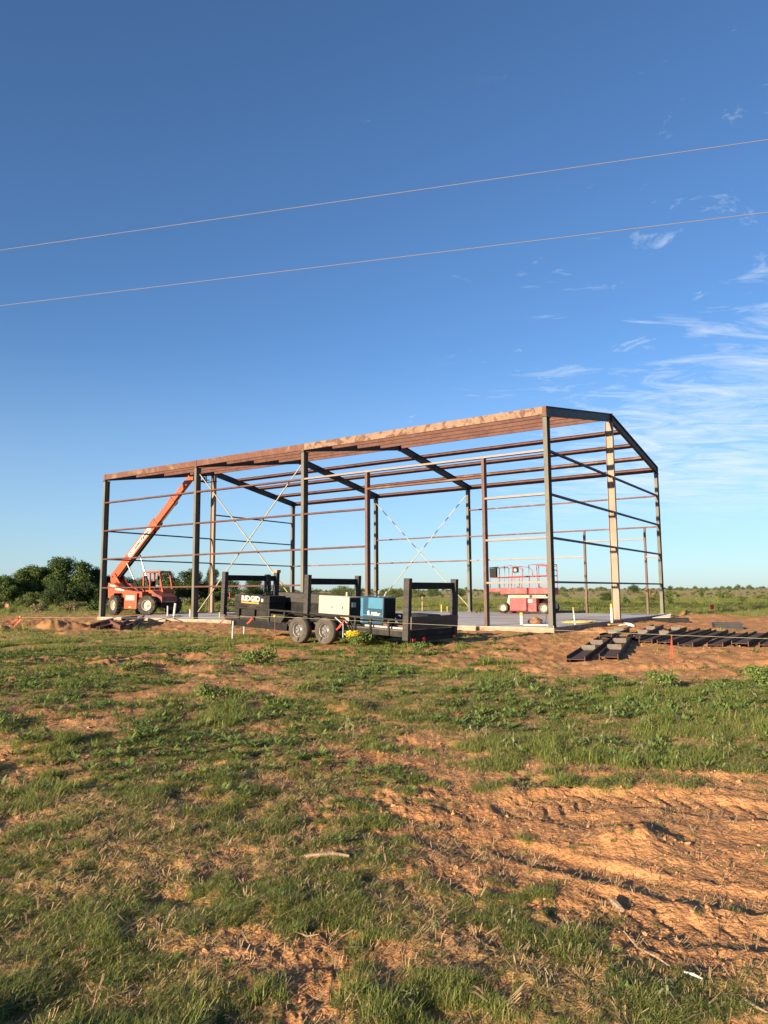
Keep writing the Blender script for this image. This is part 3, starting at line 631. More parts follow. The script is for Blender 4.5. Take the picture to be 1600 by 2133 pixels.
# cream engine welder
cw = tload('engine_welder', .10, 2.20, .363, label='cream engine-driven welder with dark end above the trailer wheels', cat='welder', group='engine welders')
MB().box(0, .60, 0, 1.22, .05, .83).build('housing', M['cream'], cw, bevel=.03)
MB().box(.03, .57, -.012, 0, .08, .79).build('dark_end', M['black'], cw, bevel=.01)  # end face made black
MB().box(.02, .58, .02, 1.20, 0, .05).build('skid', M['black'], cw)
MB().box(-.004, .0, .02, 1.2, .615, .62).build('seam', M['grey'], cw)
for y in (.24, .66): MB().box(-.012, .002, y-.012, y+.012, .46, .54).build('latch', M['ink'], cw)
for z in (.52, .47, .42): MB().box(-.004, .001, .50, .59, z, z+.03).build('marking', M['grey'], cw)
MB().lathe([(.055,0),(.055,.004),(.085,.004),(.085,0)], (-.001, .56, .22), (-1,0,0), 20).build('round_logo', M['amber'], cw)
MB().box(-.004, .001, .24, .44, .20, .235).build('marking', M['amber'], cw)
MB().tube([(.3,.35,.82),(.3,.35,.95)], .03, 8).build('exhaust_stack', M['grey'], cw)
for z in (.18, .26, .34): MB().box(.10, .50, -.018, -.012, z, z+.02).build('louvre', M['blackd'], cw)
MB().box(.12, .30, -.020, -.012, .52, .66).build('gauge_panel', M['grey'], cw)
MB().tube([(.1,-.02,.14),(.02,-.1,.04),(.2,-.35,.02),(.4,-.5,.02)], .016, 6).build('lead', M['cable'], cw, smooth=True)
# blue engine welder
uw = tload('engine_welder', .62, 1.32, .363, label='two-tone blue engine-driven welder with white logo beside the cream one', cat='welder', group='engine welders')
MB().box(0, .62, 0, .88, .05, .84).build('housing', M['blue'], uw, bevel=.02)
MB().box(-.008, 0, .03, .56, .50, .82).build('door_panel', M['bluel'], uw, bevel=.004)
MB().box(-.008, 0, .76, .86, .07, .80).build('door_panel', M['bluel'], uw, bevel=.004)
MB().box(.03, .59, -.012, 0, .08, .80).build('dark_end', M['black'], uw, bevel=.01)  # black end face, as on the cream one
for z in (.2, .27, .34, .41): MB().box(.10, .52, -.018, -.012, z, z+.02).build('louvre', M['blackd'], uw)
MB().box(.02, .60, .02, .86, 0, .05).build('skid', M['black'], uw)
text_mb('Miller', .15, (-.004, .46, .30), (0,-1,0), (0,0,1), .003, .25, 1.0, .004).build('lettering', M['white'], uw)
MB().extr([(-.06,-.04),(.08,-.02),(.05,.05),(-.05,.04)], (-.004,.54,.36), (-.008,.54,.36), (0,0,1)).build('logo_mark', M['white'], uw)
MB().tube([(.2,.35,.83),(.2,.35,1.0),(.26,.35,1.03)], .03, 8).tube([(.45,.3,.83),(.45,.3,.9),(.40,.2,1.0)], .02, 8).build('exhaust_stack', M['grey'], uw, smooth=True)
MB().tube([(.1,.1,.85),(.1,.3,.93),(.12,.55,.90),(.2,.75,.86)], .014, 6).build('lifting_strap', M['cable'], uw, smooth=True)
MB().box(-.005, .001, .0, .88, .29, .31).build('stripe', M['bluel'], uw)
# cable hanging over the front rack, and things lying on the deck
cb = tload('welding_cable_coil', TW-.28, TL, 1.69, label='dark green welding leads draped over the front rack crossbar', cat='cable')
for k in range(11):
    dx = -.02*k - random.random()*.03; L1, L2 = .55+random.random()*.5, .3+random.random()*.5
    MB().tube([(dx, -.075-.01*(k % 3), -L1), (dx-.01, -.072, -.25), (dx, -.05, .015+.012*(k % 2)), (dx, .0, .03+.012*(k % 2)), (dx, .05, .015+.012*(k % 2)), (dx+.02, .075, -.2), (dx+.02, .08, -L2)], .014, 6).build('loop', M['cable'], cb, smooth=True)
cap = tload('wooden_post_cap', TW+.05, TL, 1.80, label='grey wooden block on top of the far front rack post', cat='block')
MB().box(-.10, .10, -.11, .11, 0, .11).build('block', M['drywood'], cap, bevel=.01)
for x, y, rz, l, lab in ((.55, .25, .5, .9, 'short red steel channel nearest the tail of the trailer deck'), (.75, .55, .35, .8, 'red steel channel lying mid-way on the open trailer deck'), (.42, .95, .45, .7, 'red steel channel lying against the blue welder on the trailer deck')):
    q = tload('steel_offcut', x, y, .366, label=lab, cat='steel channel', group='red channels on the trailer')
    cc = math.cos(rz); ss = math.sin(rz)
    MB().ch((0,0,.05), (-.0+l*ss*.4, l*cc*.55, .05), (0,0,1), .10, .10, .012).build('channel', M['scrapred'], q)
q = tload('white_pipe', .28, .12, .50, label='white plastic pipe laid along the trailer deck edge', cat='pipe')
q.location = TRMAT @ Vector((.16, .10, .395)); MB().tube([(0,0,0),(0,1.5,0)], .03, 10).build('pipe', M['pvc'], q, smooth=True)
q = tload('battery_case', 1.3, .2, .363, label='low black case on the trailer deck behind the rear rack', cat='case')
MB().box(0, .7, 0, .8, 0, .38).build('case', M['black'], q, bevel=.02)

# ------------------------------------------------------------------ orange telehandler (local: X right, Y forward)
TH_C = Vector((-17.0, 51.5)); TH_A = R(-30)
th = empty('telehandler', (TH_C.x, TH_C.y, -.08), TH_A-math.pi/2, label='orange telehandler with raised boom outside the far end of the frame', cat='telehandler')
Wb, Tk, Rt = 1.62, 1.12, .68
for sx in (-1, 1):
    for sy, st in ((-1, .22), (1, .30)):
        w_ = wheel('wheel', th, (sx*Tk, sy*Wb, Rt), (sx*math.cos(st if sy > 0 else -st), math.sin(st if sy > 0 else -st)*sx, 0), Rt, .40, .36, M['tyre'], M['rimw'], 18, 0, 30)
for sy in (-1, 1): MB().bar((-Tk+.1, sy*Wb, Rt), (Tk-.1, sy*Wb, Rt), .2, .24).build('axle', M['black'], th)
MB().box(-.55, .55, -2.3, 2.0, .72, 1.15).build('chassis', M['black'], th, bevel=.02)
def sideprism(m, prof, x0, x1):                # (y,z) outline extruded across X
    n = len(prof); m.add([(x0, y, z) for y, z in prof] + [(x1, y, z) for y, z in prof], [tuple(range(n)), tuple(range(2*n-1, n-1, -1))] + [(i, n+i, n+(i+1) % n, (i+1) % n) for i in range(n)]); return m
body = sideprism(MB(), [(-2.55,1.15),(-2.6,2.25),(-2.0,2.2),(-1.1,1.78),(.2,1.62),(.9,1.6),(.9,1.2),(-.9,1.15),(-1.1,1.5),(-1.9,1.5),(-2.1,1.15)], .38, 1.0).build('right_body', M['orange'], th, bevel=.02)
sideprism(MB(), [(-2.4,2.12),(-1.95,2.08),(-1.55,1.86),(-.9,1.74),(-.9,1.66),(-1.7,1.72),(-2.05,1.95),(-2.4,2.02)], 1.0, 1.006).build('white_swoosh', M['white'], body)
sideprism(MB(), [(-2.55,1.15),(-2.6,2.25),(-2.0,2.2),(-1.1,1.7),(-.9,1.15)], -1.0, -.38).build('left_body', M['orange'], th, bevel=.02)
eb = MB().box(.55, 1.22, -.62, .62, .42, 1.50).build('engine_box', M['orange'], th, bevel=.03)
MB().box(1.22, 1.226, -.45, .42, 1.02, 1.34).build('white_sign', M['white'], eb)
MB().box(1.226, 1.229, -.25, .36, 1.16, 1.165).build('sign_line', M['ink'], eb)
text_mb('United', .14, (1.2262, -.22, 1.20), (0,1,0), (0,0,1), .003, .2).build('lettering', M['ink'], eb)
text_mb('Rentals', .12, (1.2262, -.3, 1.05), (0,1,0), (0,0,1), .003, .2).build('lettering', M['grey'], eb)
MB().lathe([(.03,0),(.03,.004),(.055,.004),(.055,0)], (1.226, -.36, 1.25), (1,0,0), 14).build('round_logo', M['ink'], eb)
MB().box(1.22, 1.225, -.12, .12, .52, .57).build('plate', M['white'], eb)
# cab on the far side
cab = empty('cab', (0,0,0)); cab.parent = th
cx0, cx1, cy0, cy1 = -1.24, -.20, -.40, 1.60
MB().box(cx0, cx1, cy0, cy1, 1.0, 1.72).build('cab_base', M['orange'], cab, bevel=.03)
MB().box(cx0, cx1, cy0, 1.30, 2.93, 3.05).build('roof', M['orange'], cab, bevel=.04)
for x in (cx0+.04, cx1-.04):
    MB().bar((x, cy0+.06, 1.7), (x, cy0+.06, 2.95), .11, .11, (0,1,0)).bar((x, cy0+.72, 1.7), (x, cy0+.68, 2.95), .09, .09, (0,1,0)).bar((x, 1.54, 1.7), (x, 1.22, 2.95), .11, .11, (0,1,0)).build('cab_pillar', M['orange'], cab)
MB().box(-.95, -.5, .0, .12, 1.72, 2.35).box(-.95, -.5, .0, .5, 1.72, 1.95).build('seat', M['black'], cab, bevel=.03)
MB().lathe([(.17,0),(.19,.015),(.17,.03),(.15,.015),(.17,0)], (-.72,.85,2.15), (0,-.5,1), 16).tube([(-.72,.86,2.15),(-.72,1.05,1.75)], .03, 8).build('steering_wheel', M['black'], cab)
MB().bar((cx0+.02, 1.56, 1.74), (cx1-.02, 1.56, 1.74), .08, .1).build('dash_bar', M['orange'], cab)
MB().bar((cx1+.02, 1.35, 2.5), (cx1+.25, 1.5, 2.55), .03, .03).box(cx1+.2, cx1+.38, 1.48, 1.51, 2.42, 2.70).build('mirror', M['black'], cab)
MB().tube([(.75,-.3,1.48),(.75,-.3,2.0),(.75,-.42,2.08)], .045, 10).build('exhaust_pipe', M['black'], th, smooth=True)
for k in range(3): MB().tube([(.24+.03*k,-2.7,2.55),(.34+.03*k,-2.35,2.25-.05*k),(.32,-1.9,2.2),(.28+.02*k,-1.6,1.9)], .02, 6).build('hydraulic_hose', M['black'], th, smooth=True)
nose = sideprism(MB(), [(1.35,.85),(1.35,1.70),(1.75,1.45),(2.25,1.28),(2.35,1.20),(2.35,.85)], -.85, .55).build('front_frame', M['orange_shaded'], th, bevel=.02)
MB().box(-.6, .3, 2.352, 2.36, .88, .93).build('reflective_strip', M['liftgrey'], nose)
for x in (-.6, .3): MB().lathe([(.05,0),(.05,.02),(.001,.02)], (x, 2.35, 1.10), (0,1,0), 12).build('lamp', M['ink'], nose)
MB().box(-.6, .6, 1.3, 2.3, .55, .85).build('front_axle_carrier', M['black'], th)
# boom
B0, B1 = Vector((0,-2.95,2.72)), Vector((0,4.30,9.42)); bd = (B1-B0); BLn = bd.length; bd.normalize(); bu = Vector((0,-bd.z,bd.y))
def bp_(k, u=0, x=0): return B0 + bd*(k*BLn) + bu*u + Vector((x,0,0))
boom = MB().bar(bp_(-.03), bp_(.55), .46, .62, bu).build('boom_outer', M['orange'], th, bevel=.02)
MB().bar(bp_(.52), bp_(.565), .49, .64, bu).build('boom_collar', M['orange'], boom, bevel=.01)
b_2 = MB().bar(bp_(.55), bp_(.77), .36, .48, bu).build('boom_middle', M['orange'], th, bevel=.015)
MB().bar(bp_(.75), bp_(.785), .41, .54, bu).build('boom_collar', M['orange'], b_2, bevel=.01)
MB().bar(bp_(.77), bp_(1.0), .29, .38, bu).build('boom_inner', M['orange'], th, bevel=.012)
MB().bar(bp_(.02, -.345), bp_(.50, -.345), .24, .11, bu).build('boom_underside_bar', M['black'], boom)  # black bar along the underside of the outer boom
MB().tube([bp_(.56,-.34), bp_(.80,-.31)], .035, 8).build('extension_cylinder', M['chrome'], b_2, smooth=True)
MB().tube([bp_(.55,-.36), bp_(.59,-.36)], .09, 10).build('hose_guide', M['black'], boom)
Xs = .2315
sg_ = MB(); sg_.add([bp_(.21,-.19,Xs), bp_(.50,-.19,Xs), bp_(.50,.19,Xs), bp_(.21,.19,Xs), bp_(.21,-.19,Xs+.006), bp_(.50,-.19,Xs+.006), bp_(.50,.19,Xs+.006), bp_(.21,.19,Xs+.006)], [(0,3,2,1),(4,5,6,7),(0,1,5,4),(1,2,6,5),(2,3,7,6),(3,0,4,7)])
sign = sg_.build('white_sign', M['white'], boom)
text_mb('United Rentals', .33, bp_(.275,-.10,Xs+.006), bd, bu, .004, .22, 1.0, .012).build('lettering', M['ink'], sign)
MB().lathe([(.075,0),(.075,.005),(.13,.005),(.13,0)], bp_(.24,0,Xs+.006), (1,0,0), 18).build('round_logo', M['ink'], sign)
for x in (-.32, .32):
    sideprism(MB(), [(-2.6,1.2),(-3.15,2.45),(-3.1,2.95),(-2.75,2.95),(-1.9,2.0),(-1.5,1.5)], x-.03, x+.03).build('boom_tower_plate', M['orange'], th)
    top = bp_(.17, -.28, x*.9); bot = Vector((x*.9, -.05, 1.45))
    if x < 0: top = bp_(.26, -.30, x*.9); bot = Vector((x*.9, .35, 1.45))
    mid = bot.lerp(top, .45)
    lc = MB().tube([bot, mid], .075, 10).build('lift_cylinder', M['black'], th, smooth=True); MB().tube([mid, top], .05, 10).build('cylinder_rod', M['chrome'], lc, smooth=True)
MB().tube([(-.36,-2.9,2.7),(.36,-2.9,2.7)], .07, 12).build('pivot_pin', M['black'], th)
# fork carriage at the boom tip
hd = B1
hdo = MB().box(-.14,.14, hd.y-.15, hd.y+.75, hd.z-.24, hd.z+.02).build('boom_head', M['orange'], th, bevel=.02)
fc = empty('fork_carriage', (0,0,0)); fc.parent = th
m = MB()
for z in (-.34, .10): m.bar((-.62, hd.y+.82, hd.z+z), (.62, hd.y+.82, hd.z+z), .06, .10)
for x in (-.6, -.3, 0, .3, .6): m.bar((x, hd.y+.82, hd.z-.36), (x, hd.y+.82, hd.z+.12), .05, .05, (1,0,0))
m.build('carriage_frame', M['black'], fc)
for x in (-.36, .36): MB().bar((x, hd.y+.90, hd.z-.02), (x, hd.y+.90, hd.z-.40), .12, .05, (0,1,0)).bar((x, hd.y+.88, hd.z-.40), (x, hd.y+2.0, hd.z-.40), .12, .045).build('fork', M['black'], fc)

# ------------------------------------------------------------------ red scissor lift on the slab
LC = gp(1091, 1278.2, 0.0); LA = YAW-math.pi
lc2 = Vector((LC.x, LC.y)) + n2v*.82
sc = empty('scissor_lift', (lc2.x, lc2.y, 0), LA, label='faded red scissor lift with folded guard rails on the concrete slab', cat='scissor lift')
for sx in (-1, 1):
    for sy in (-1, 1): wheel('wheel', sc, (sx*1.36, sy*.80, .345), (0, sy, 0), .345, .28, .215, M['tyred'], M['rimw'], 0, 6, 30)
MB().box(-1.75, 1.75, -.48, .48, .30, .62).build('chassis', M['liftgrey'], sc, bevel=.02)
for sx in (-1, 1): MB().bar((sx*1.36, -.72, .345), (sx*1.36, .72, .345), .14, .14).build('axle', M['black'], sc)
for sy in (-1, 1):
    bx = MB().box(-.86, .92, min(sy*.50, sy*.98), max(sy*.50, sy*.98), .13, .96).build('side_tray', M['liftred'], sc, bevel=.03)
    if sy < 0:
        MB().box(.36, .66, -.986, -.98, .68, .88).build('notice_sign', M['white'], bx)
        for k in range(3): MB().box(.40, .62, -.990, -.986, .72+.05*k, .735+.05*k).build('sign_line', M['grey'], bx)
        MB().box(.36, .66, -.992, -.98, .885, .90).build('sign_header', M['amber'], bx)
        MB().box(.60, .68, -.988, -.98, .26, .30).build('slot', M['ink'], bx)
for sy in (-.42, .42):
    for k, z in enumerate((.98, 1.10)): MB().bar((-1.15+.12*k, sy, z), (1.45-.1*k, sy, z+.02), .07, .10).build('scissor_arm', M['liftgrey'], sc, bevel=.01)
    MB().bar((-1.15, sy, .64), (-1.05, sy, 1.15), .10, .22, (1,0,0)).build('arm_bracket', M['liftgrey'], sc)
for x in (-.7, .2, 1.2): MB().tube([(x,-.5,1.06),(x,.5,1.06)], .05, 10).build('arm_pin', M['grey'], sc, smooth=True)
MB().tube([(-.9,0,.7),(.8,0,1.0)], .08, 10).build('lift_cylinder', M['grey'], sc, smooth=True)
pf = MB().box(-1.55, 1.68, -.84, .84, 1.22, 1.60).build('platform', M['liftred'], sc, bevel=.02)
ex = MB().box(-2.35, -1.50, -.76, .76, 1.37, 1.585).build('extension_deck', M['liftred'], sc, bevel=.015)
rl = empty('guard_rail', (0,0,0)); rl.parent = sc
for sy in (-.80, .80):
    def rp(p, m_='liftrail'): MB().tube([(x, sy*(1 if x > -1.4 else .92), z) for x, z in p], .027, 8).build('rail_tube', M[m_], rl, smooth=True)
    rp([(-2.30, 1.58), (-2.30, 2.92), (-1.68, 2.94)], 'black'); rp([(-1.68, 1.60), (-1.63, 2.9), (-1.20, 2.97)]); rp([(-1.28, 1.6), (-1.22, 2.97), (-.72, 3.0)]); rp([(-.80, 1.6), (-.66, 2.97), (-.24, 2.92), (-.02, 2.72), (0, 2.32)])
    rp([(.42, 1.6), (.42, 3.02), (1.30, 3.04), (1.63, 3.04), (1.63, 1.6)]); rp([(.92, 2.98), (1.02, 1.6)]); rp([(.90, 2.96), (1.62, 2.94)])
    rp([(-2.30, 2.28), (-1.0, 2.28)]); rp([(-1.0, 2.30), (1.63, 2.34)]); rp([(-.25, 1.6), (-.25, 2.3)])
for x, z in ((1.63, 3.04), (1.63, 2.34), (1.63, 2.70), (-2.30, 2.92), (-2.30, 2.28)):
    k = .80*(1 if x > 0 else .92); MB().tube([(x, -k, z), (x, k, z)], .027, 8).build('rail_tube', M['liftrail'], rl, smooth=True)
for y in (-.3, .3): MB().tube([(1.63, y, 1.6), (1.63, y, 3.04)], .024, 8).build('rail_tube', M['liftrail'], rl, smooth=True)
MB().box(-2.26, -1.82, -.84, -.60, 2.30, 2.86).build('control_box', M['black'], sc, bevel=.02)
MB().box(-.66, -.30, -.86, -.70, 2.56, 2.90).build('control_panel', M['blackd'], sc, bevel=.02)
MB().box(-.56, -.40, -.866, -.86, 2.64, 2.80).build('control_label', M['white'], sc)

# ------------------------------------------------------------------ long steel beams lying on the dirt to the right
def fix_z(p, h): return Vector((p.x, p.y, zg1(p.x, p.y) + h))
def ground_beam(a, b, depth, fl, lab, clips=(), m_='beamsteel', lift=0):
    a = gp(*a); b = gp(*b); za, zb = zg1(a.x, a.y), zg1(b.x, b.y)
    mid = [(a.lerp(b, t)) for t in (.25, .5, .75)]
    off = max(0, max(zg1(p.x, p.y)-(za*(1-t)+zb*t) for p, t in zip(mid, (.25,.5,.75))))
    a.z = za + fl/2 + off*.5 + lift; b.z = zb + fl/2 + off*.5 + lift
    ax = (b-a).normalized(); sd = Vector((ax.y, -ax.x, 0)).normalized()
    ob = empty('steel_beam', a, 0, label=lab, cat='steel beam', group='loose steel beams on the dirt')
    L = (b-a).length
    MB().ib((0,0,0), b-a, sd, depth, fl, .018, .014).build('beam', M[m_], ob)
    up = Vector((0,0,1))
    for k in clips:
        p = ax*(L*k)
        MB().extr([(-depth*.40,.008),(depth*.40,.008),(depth*.40,fl*.5+.07),(-depth*.40,fl*.5+.07)], p, p+ax*.012, sd, up).build('clip_plate', M['clip'], ob)
    return ob
ground_beam((1199,1379), (1262,1336), .42, .135, 'wide steel beam nearest the viewer, leftmost of the pile', (.35, .62))
ground_beam((1268,1377), (1303,1334), .42, .135, 'steel beam beside the leftmost one, second from the left', (.28, .6))
ground_beam((1262,1334), (1300,1320), .40, .135, 'steel beam behind the two nearest ones on the left', (.35, .7))
ground_beam((1320,1336), (1372,1310), .40, .135, 'steel beam with upright clips sloping up beside the yellow board', (.3, .62))
ground_beam((1345,1341), (1420,1315), .38, .135, 'first beam of the parallel row with rising clips', (.45, .8))
ground_beam((1385,1345), (1470,1315), .42, .135, 'second beam of the parallel row, broad pale web')
ground_beam((1428,1348), (1505,1322), .40, .135, 'third beam of the parallel row on the dirt')
ground_beam((1490,1351), (1545,1325), .40, .135, 'fourth beam of the parallel row on the dirt')
ground_beam((1542,1352), (1590,1323), .42, .135, 'fifth beam of the parallel row beside the right edge')
ground_beam((1600,1352), (1650,1320), .42, .135, 'rightmost beam of the parallel row cut by the picture edge')
q = gp(1285, 1318); q.z = zg1(q.x, q.y)+.24
yb = empty('yellow_board', q, R(35), label='short yellow timber lying across the beams', cat='board')
MB().box(-.45,.45,-.05,.05,-.02,.03).build('board', M['lumber'], yb, bevel=.004)
q = gp(1517, 1311); q.z = zg1(q.x, q.y)-.01
names = ['bottom', 'second from bottom', 'third from bottom', 'third from top', 'second from top', 'topmost']
for k in range(6):
    pl = empty('steel_plate', q + Vector((.01*(-1)**k, .015*k, .002+.045*k)), R(-14+2.5*(-1)**k), label=names[k] + ' plate of the small grey steel stack behind the beams', cat='steel plate', group='stacked grey plates')
    MB().box(-.52,.52,-.30,.30,0,.04).build('plate', M['darksteel'], pl, bevel=.004)
# dark bundle by the far right corner of the slab
q = gp(1400, 1297); q.z = zg1(q.x, q.y)
bn = empty('insulation_bundle', q, R(-18), label='dark strapped bundle with a white sheet by the far slab corner', cat='bundle')
for k in range(3): MB().box(-.75,.75,-.4+.27*k,-.15+.27*k,.0,.20).build('black_panel', M['black'], bn, bevel=.02)
MB().add([(-.9,-.5,.21),(-.1,-.45,.23),(.0,.1,.40),(-.7,.2,.23),(-.9,-.5,.225),(-.1,-.45,.245),(.0,.1,.415),(-.7,.2,.245)], [(0,3,2,1),(4,5,6,7),(0,1,5,4),(1,2,6,5),(2,3,7,6),(3,0,4,7)]).build('white_sheet', M['white'], bn)

# ------------------------------------------------------------------ red steel offcuts heaped before the far left end of the slab
sp = [((187,1311),(236,1298),.30,0,'red channel lying at the left end of the scrap heap'), ((200,1314),(262,1303),.24,.0,'long flat red channel low in the scrap heap'), ((246,1312),(268,1296),.2,.03,'short red channel sloping up in the scrap heap'),
      ((252,1300),(286,1294),.2,.10,'dark red channel on top of the heap beside the slab'), ((262,1312),(296,1301),.22,.02,'red channel at the right of the scrap heap'), ((276,1309),(300,1296),.2,.12,'tilted red offcut on the right end of the heap'), ((230,1306),(250,1316),.18,.04,'small red offcut lying crosswise in front of the heap')]
for a, b, d, l, lab in sp:
    a = gp(*a); b = gp(*b); a.z = zg1(a.x, a.y)+.08+l; b.z = zg1(b.x, b.y)+.10+l*1.3
    o = empty('steel_offcut', a, 0, label=lab, cat='steel channel', group='scrap heap channels')
    ax = (b-a).normalized(); MB().ch((0,0,0), b-a, (0,0,1), .2, d*.5, .014, Vector((ax.y,-ax.x,0)).normalized()).build('channel', M['scrapred'], o)
q = [gp(u, v) for u, v in ((300,1305),(345,1297),(376,1288))]; 
mB = MB(); pts = []
for i, p in enumerate(q): p.z = (zg1(p.x, p.y)+.03) if i == 0 else (.06 if i == 1 else .03); pts.append(p)
pts[1].z = .09
MB().tube(pts, .022, 8).build('reinforcing_bar', M['scrapred'], None, label='thin dark rod leaning from the dirt onto the slab edge', cat='rod')

# ------------------------------------------------------------------ pipes and small things on the slab
def stub(u, v, h, r, lab, cap='yellow', m_='pvc', z=0.0, lean=(0,0)):
    p = gp(u, v, z); o = empty('pipe_stub', p, 0, label=lab, cat='pipe', group='pipe stubs in the slab')
    top = Vector((lean[0], lean[1], h))
    MB().tube([(0,0,0), top], r, 12).build('pipe', M[m_], o, smooth=True)
    if cap: MB().tube([top*.80, top*1.01], r*1.06, 12).build('cap', M[cap], o, smooth=True)
stub(1087, 1301, .50, .075, 'thick white pipe stub with yellow cap beside the door jamb')
stub(1198, 1301, .72, .03, 'thin leaning white pipe stub with yellow tip right of the corner column', lean=(-.06,0))
stub(1275, 1297, .82, .06, 'tall white pipe stub against the right gable post')
stub(993, 1276.5, .46, .07, 'yellow-wrapped pipe stub left of the door jamb near the scissor lift', 'yellow', 'yellow')
stub(1000, 1276, .38, .04, 'thin yellow pipe stub standing beside the wrapped one', 'yellow', 'yellow')
stub(362, 1286, .82, .07, 'white pipe stub with yellow base between the left columns', lean=(.08,0), cap=None)
stub(349, 1283, .62, .05, 'grey pipe stub in front of the telehandler', None, 'grey')
stub(396, 1284, .45, .06, 'short white pipe stub just left of the second column')
stub(920, 1275, .50, .06, 'yellow pipe stub seen through the rear trailer rack', 'yellow', 'yellow')
stub(932, 1275.5, .40, .04, 'thin yellow stub right of the one behind the trailer rack', 'yellow', 'yellow')
stub(458, 1285.5, .28, .05, 'short yellow stub behind the front corner of the trailer', 'yellow', 'yellow')
p = gp(1115, 1302.5, .04); MB().tube([p+Vector((-.42,.24,0)), p+Vector((.5,-.12,0))], .035, 10).build('white_pipe', M['pvc'], None, smooth=True, label='white pipe lying on the slab edge left of the corner column', cat='pipe')
p = gp(1117, 1299.5, 0); bg_ = empty('canvas_bag', p, R(20), label='crumpled brown canvas bag on the slab beside the corner column', cat='bag')
def blob(rx, ry, rz, seed, amp=.3, n=3):
    bm = bmesh.new(); bmesh.ops.create_icosphere(bm, subdivisions=n, radius=1)
    xs = np.array([v.co[:] for v in bm.verts]); nz = fbm(xs[:,0]*1.7+seed*3.1+xs[:,2], xs[:,1]*1.7+xs[:,2]*1.3+seed, 3, seed)
    for v, k in zip(bm.verts, nz): s = 1+amp*2*(k-.5); v.co = (v.co.x*rx*s, v.co.y*ry*s, v.co.z*rz*s)
    me = bpy.data.meshes.new('lump'); bm.to_mesh(me); bm.free(); return me
me = blob(.33, .22, .16, 3, .5); me.materials.append(M['tan']); o = link('bag_body', me, bg_, smooth=True); o.location = (0,0,.10)
MB().tube([(-.2,0,.12),(-.1,.02,.30),(.12,.02,.28),(.22,0,.12)], .018, 8).build('strap', M['tan'], bg_, smooth=True)
p0 = gp(1135, 1304, .0); p1 = bw(.06, .16, 1.05); p1.z = 1.05
MB().tube([Vector((p0.x, p0.y, .004)), bw(-.025, .12, 1.0)], .014, 8).build('pry_bar', M['scrapred'], None, smooth=True, label='thin rusty bar leaning against the right front corner column', cat='bar')
c = gp(1208, 1297, .0); pts = []
for k in range(90):
    a = k*.52; r_ = .28+.16*math.sin(k*.37)+.05*math.sin(k*1.3)
    pts.append((c.x+r_*1.7*math.cos(a), c.y+r_*math.sin(a)*1.2, .022+.012*(k % 5)*.6))
MB().tube(pts, .020, 7).build('air_hose', M['hose'], None, smooth=True, label='tangled yellow hose heap on the slab right of the corner column', cat='hose')
# white curved offcut of pipe wall against the gable side of the slab
q = gp(1305, 1306); q.z = zg1(q.x, q.y)-.02; hp = empty('white_half_pipe', q, R(-25), label='white curved plastic sheet lying on the dirt by the right gable post', cat='sheet')
nseg = 14; pr = [(.34*math.cos(math.pi*i/nseg), .17*math.sin(math.pi*i/nseg)) for i in range(nseg+1)]
MB().extr([(a, b) for a, b in pr], (0,-.02,.0), (0,.02,.0), (1,0,0), (0,0,1)).extr([(a, b) for a, b in [(p*.98, q) for p, q in pr[2:-2]] + [(p*.9, q*.86) for p, q in pr[-3:1:-1]]], (0,.02,0), (0,.42,-.05), (1,0,0), (0,0,1)).build('curved_sheet', M['pvc'], hp, bevel=.004)

# ------------------------------------------------------------------ survey string line
def stake(p, h, lab, cap=True):
    z = zg1(p.x, p.y); o = empty('survey_stake', (p.x, p.y, z), 0, label=lab, cat='stake', group='survey stakes')
    MB().tube([(0,0,-.08), (0,0,h)], .0075, 6).build('rod', M['scrapred'], o)
    if cap:
        me = blob(.045, .045, .04, 5, .02, 2); me.materials.append(M['yellow']); q = link('cap', me, o, smooth=True); q.location = (0,0,h)
    return Vector((p.x, p.y, z+h-.01))
sA = stake(gp(40, 1338), .80, 'thin survey stake with yellow cap at the far left of the string')
sB = stake(gp(572, 1362), .93, 'thin survey stake with yellow cap before the trailer chest')
sC = stake(gp(1790, 1400), .55, 'thin survey stake beyond the right end of the string')
for a, b, lab in ((sA, sB, 'left run of pale survey string stretched to the trailer'), (sB, sC, 'right run of pale survey string passing before the trailer and beams')):
    MB().tube([a.lerp(b, k/12) - Vector((0,0,.03*math.sin(math.pi*k/12))) for k in range(13)], .0028, 5).build('survey_string', M['string'], None, label=lab, cat='string', group='survey strings')
def ribbon(p, dx, dz, lab, w=.035):
    o = empty('marking_ribbon', p, 0, label=lab, cat='ribbon', group='orange marking ribbons')
    m = MB()
    for k in (0, 1):
        pts = [Vector((dx*t + .02*k*t, .02*math.sin(5*t+k), dz*t - .03*t*(1-t))) for t in np.linspace(0, 1, 6)]
        for i in range(5): m.extr([(-w/2,-.0015),(w/2,-.0015),(w/2,.0015),(-w/2,.0015)], pts[i], pts[i+1], Vector((0.9,.1,.4)))
    m.build('tape', M['ribbon'], o)
def on_string(a, b, k): return a.lerp(b, k) - Vector((0,0,.03*math.sin(math.pi*k)))
ribbon(on_string(sA, sB, .84), -.16, -.17, 'orange ribbon left of the yellow stake cap, further from it')
ribbon(on_string(sA, sB, .93), -.15, -.18, 'orange ribbon just left of the yellow stake cap')
ribbon(on_string(sB, sC, .155), -.20, -.24, 'orange ribbon hanging before the rear trailer wheel')
ribbon(on_string(sA, sB, .006), -.22, -.3, 'orange ribbon on the far left stake')
ribbon(on_string(sA, sB, .0), -.5, -.26, 'longer orange ribbon trailing left from the far left stake')
kk = min((abs(proj(*on_string(sB, sC, k))[0]-1402), k) for k in np.linspace(.3, .98, 200))[1]
ribbon(on_string(sB, sC, kk), -.05, -.50, 'long orange ribbon hanging to the dirt before the beams', .015)
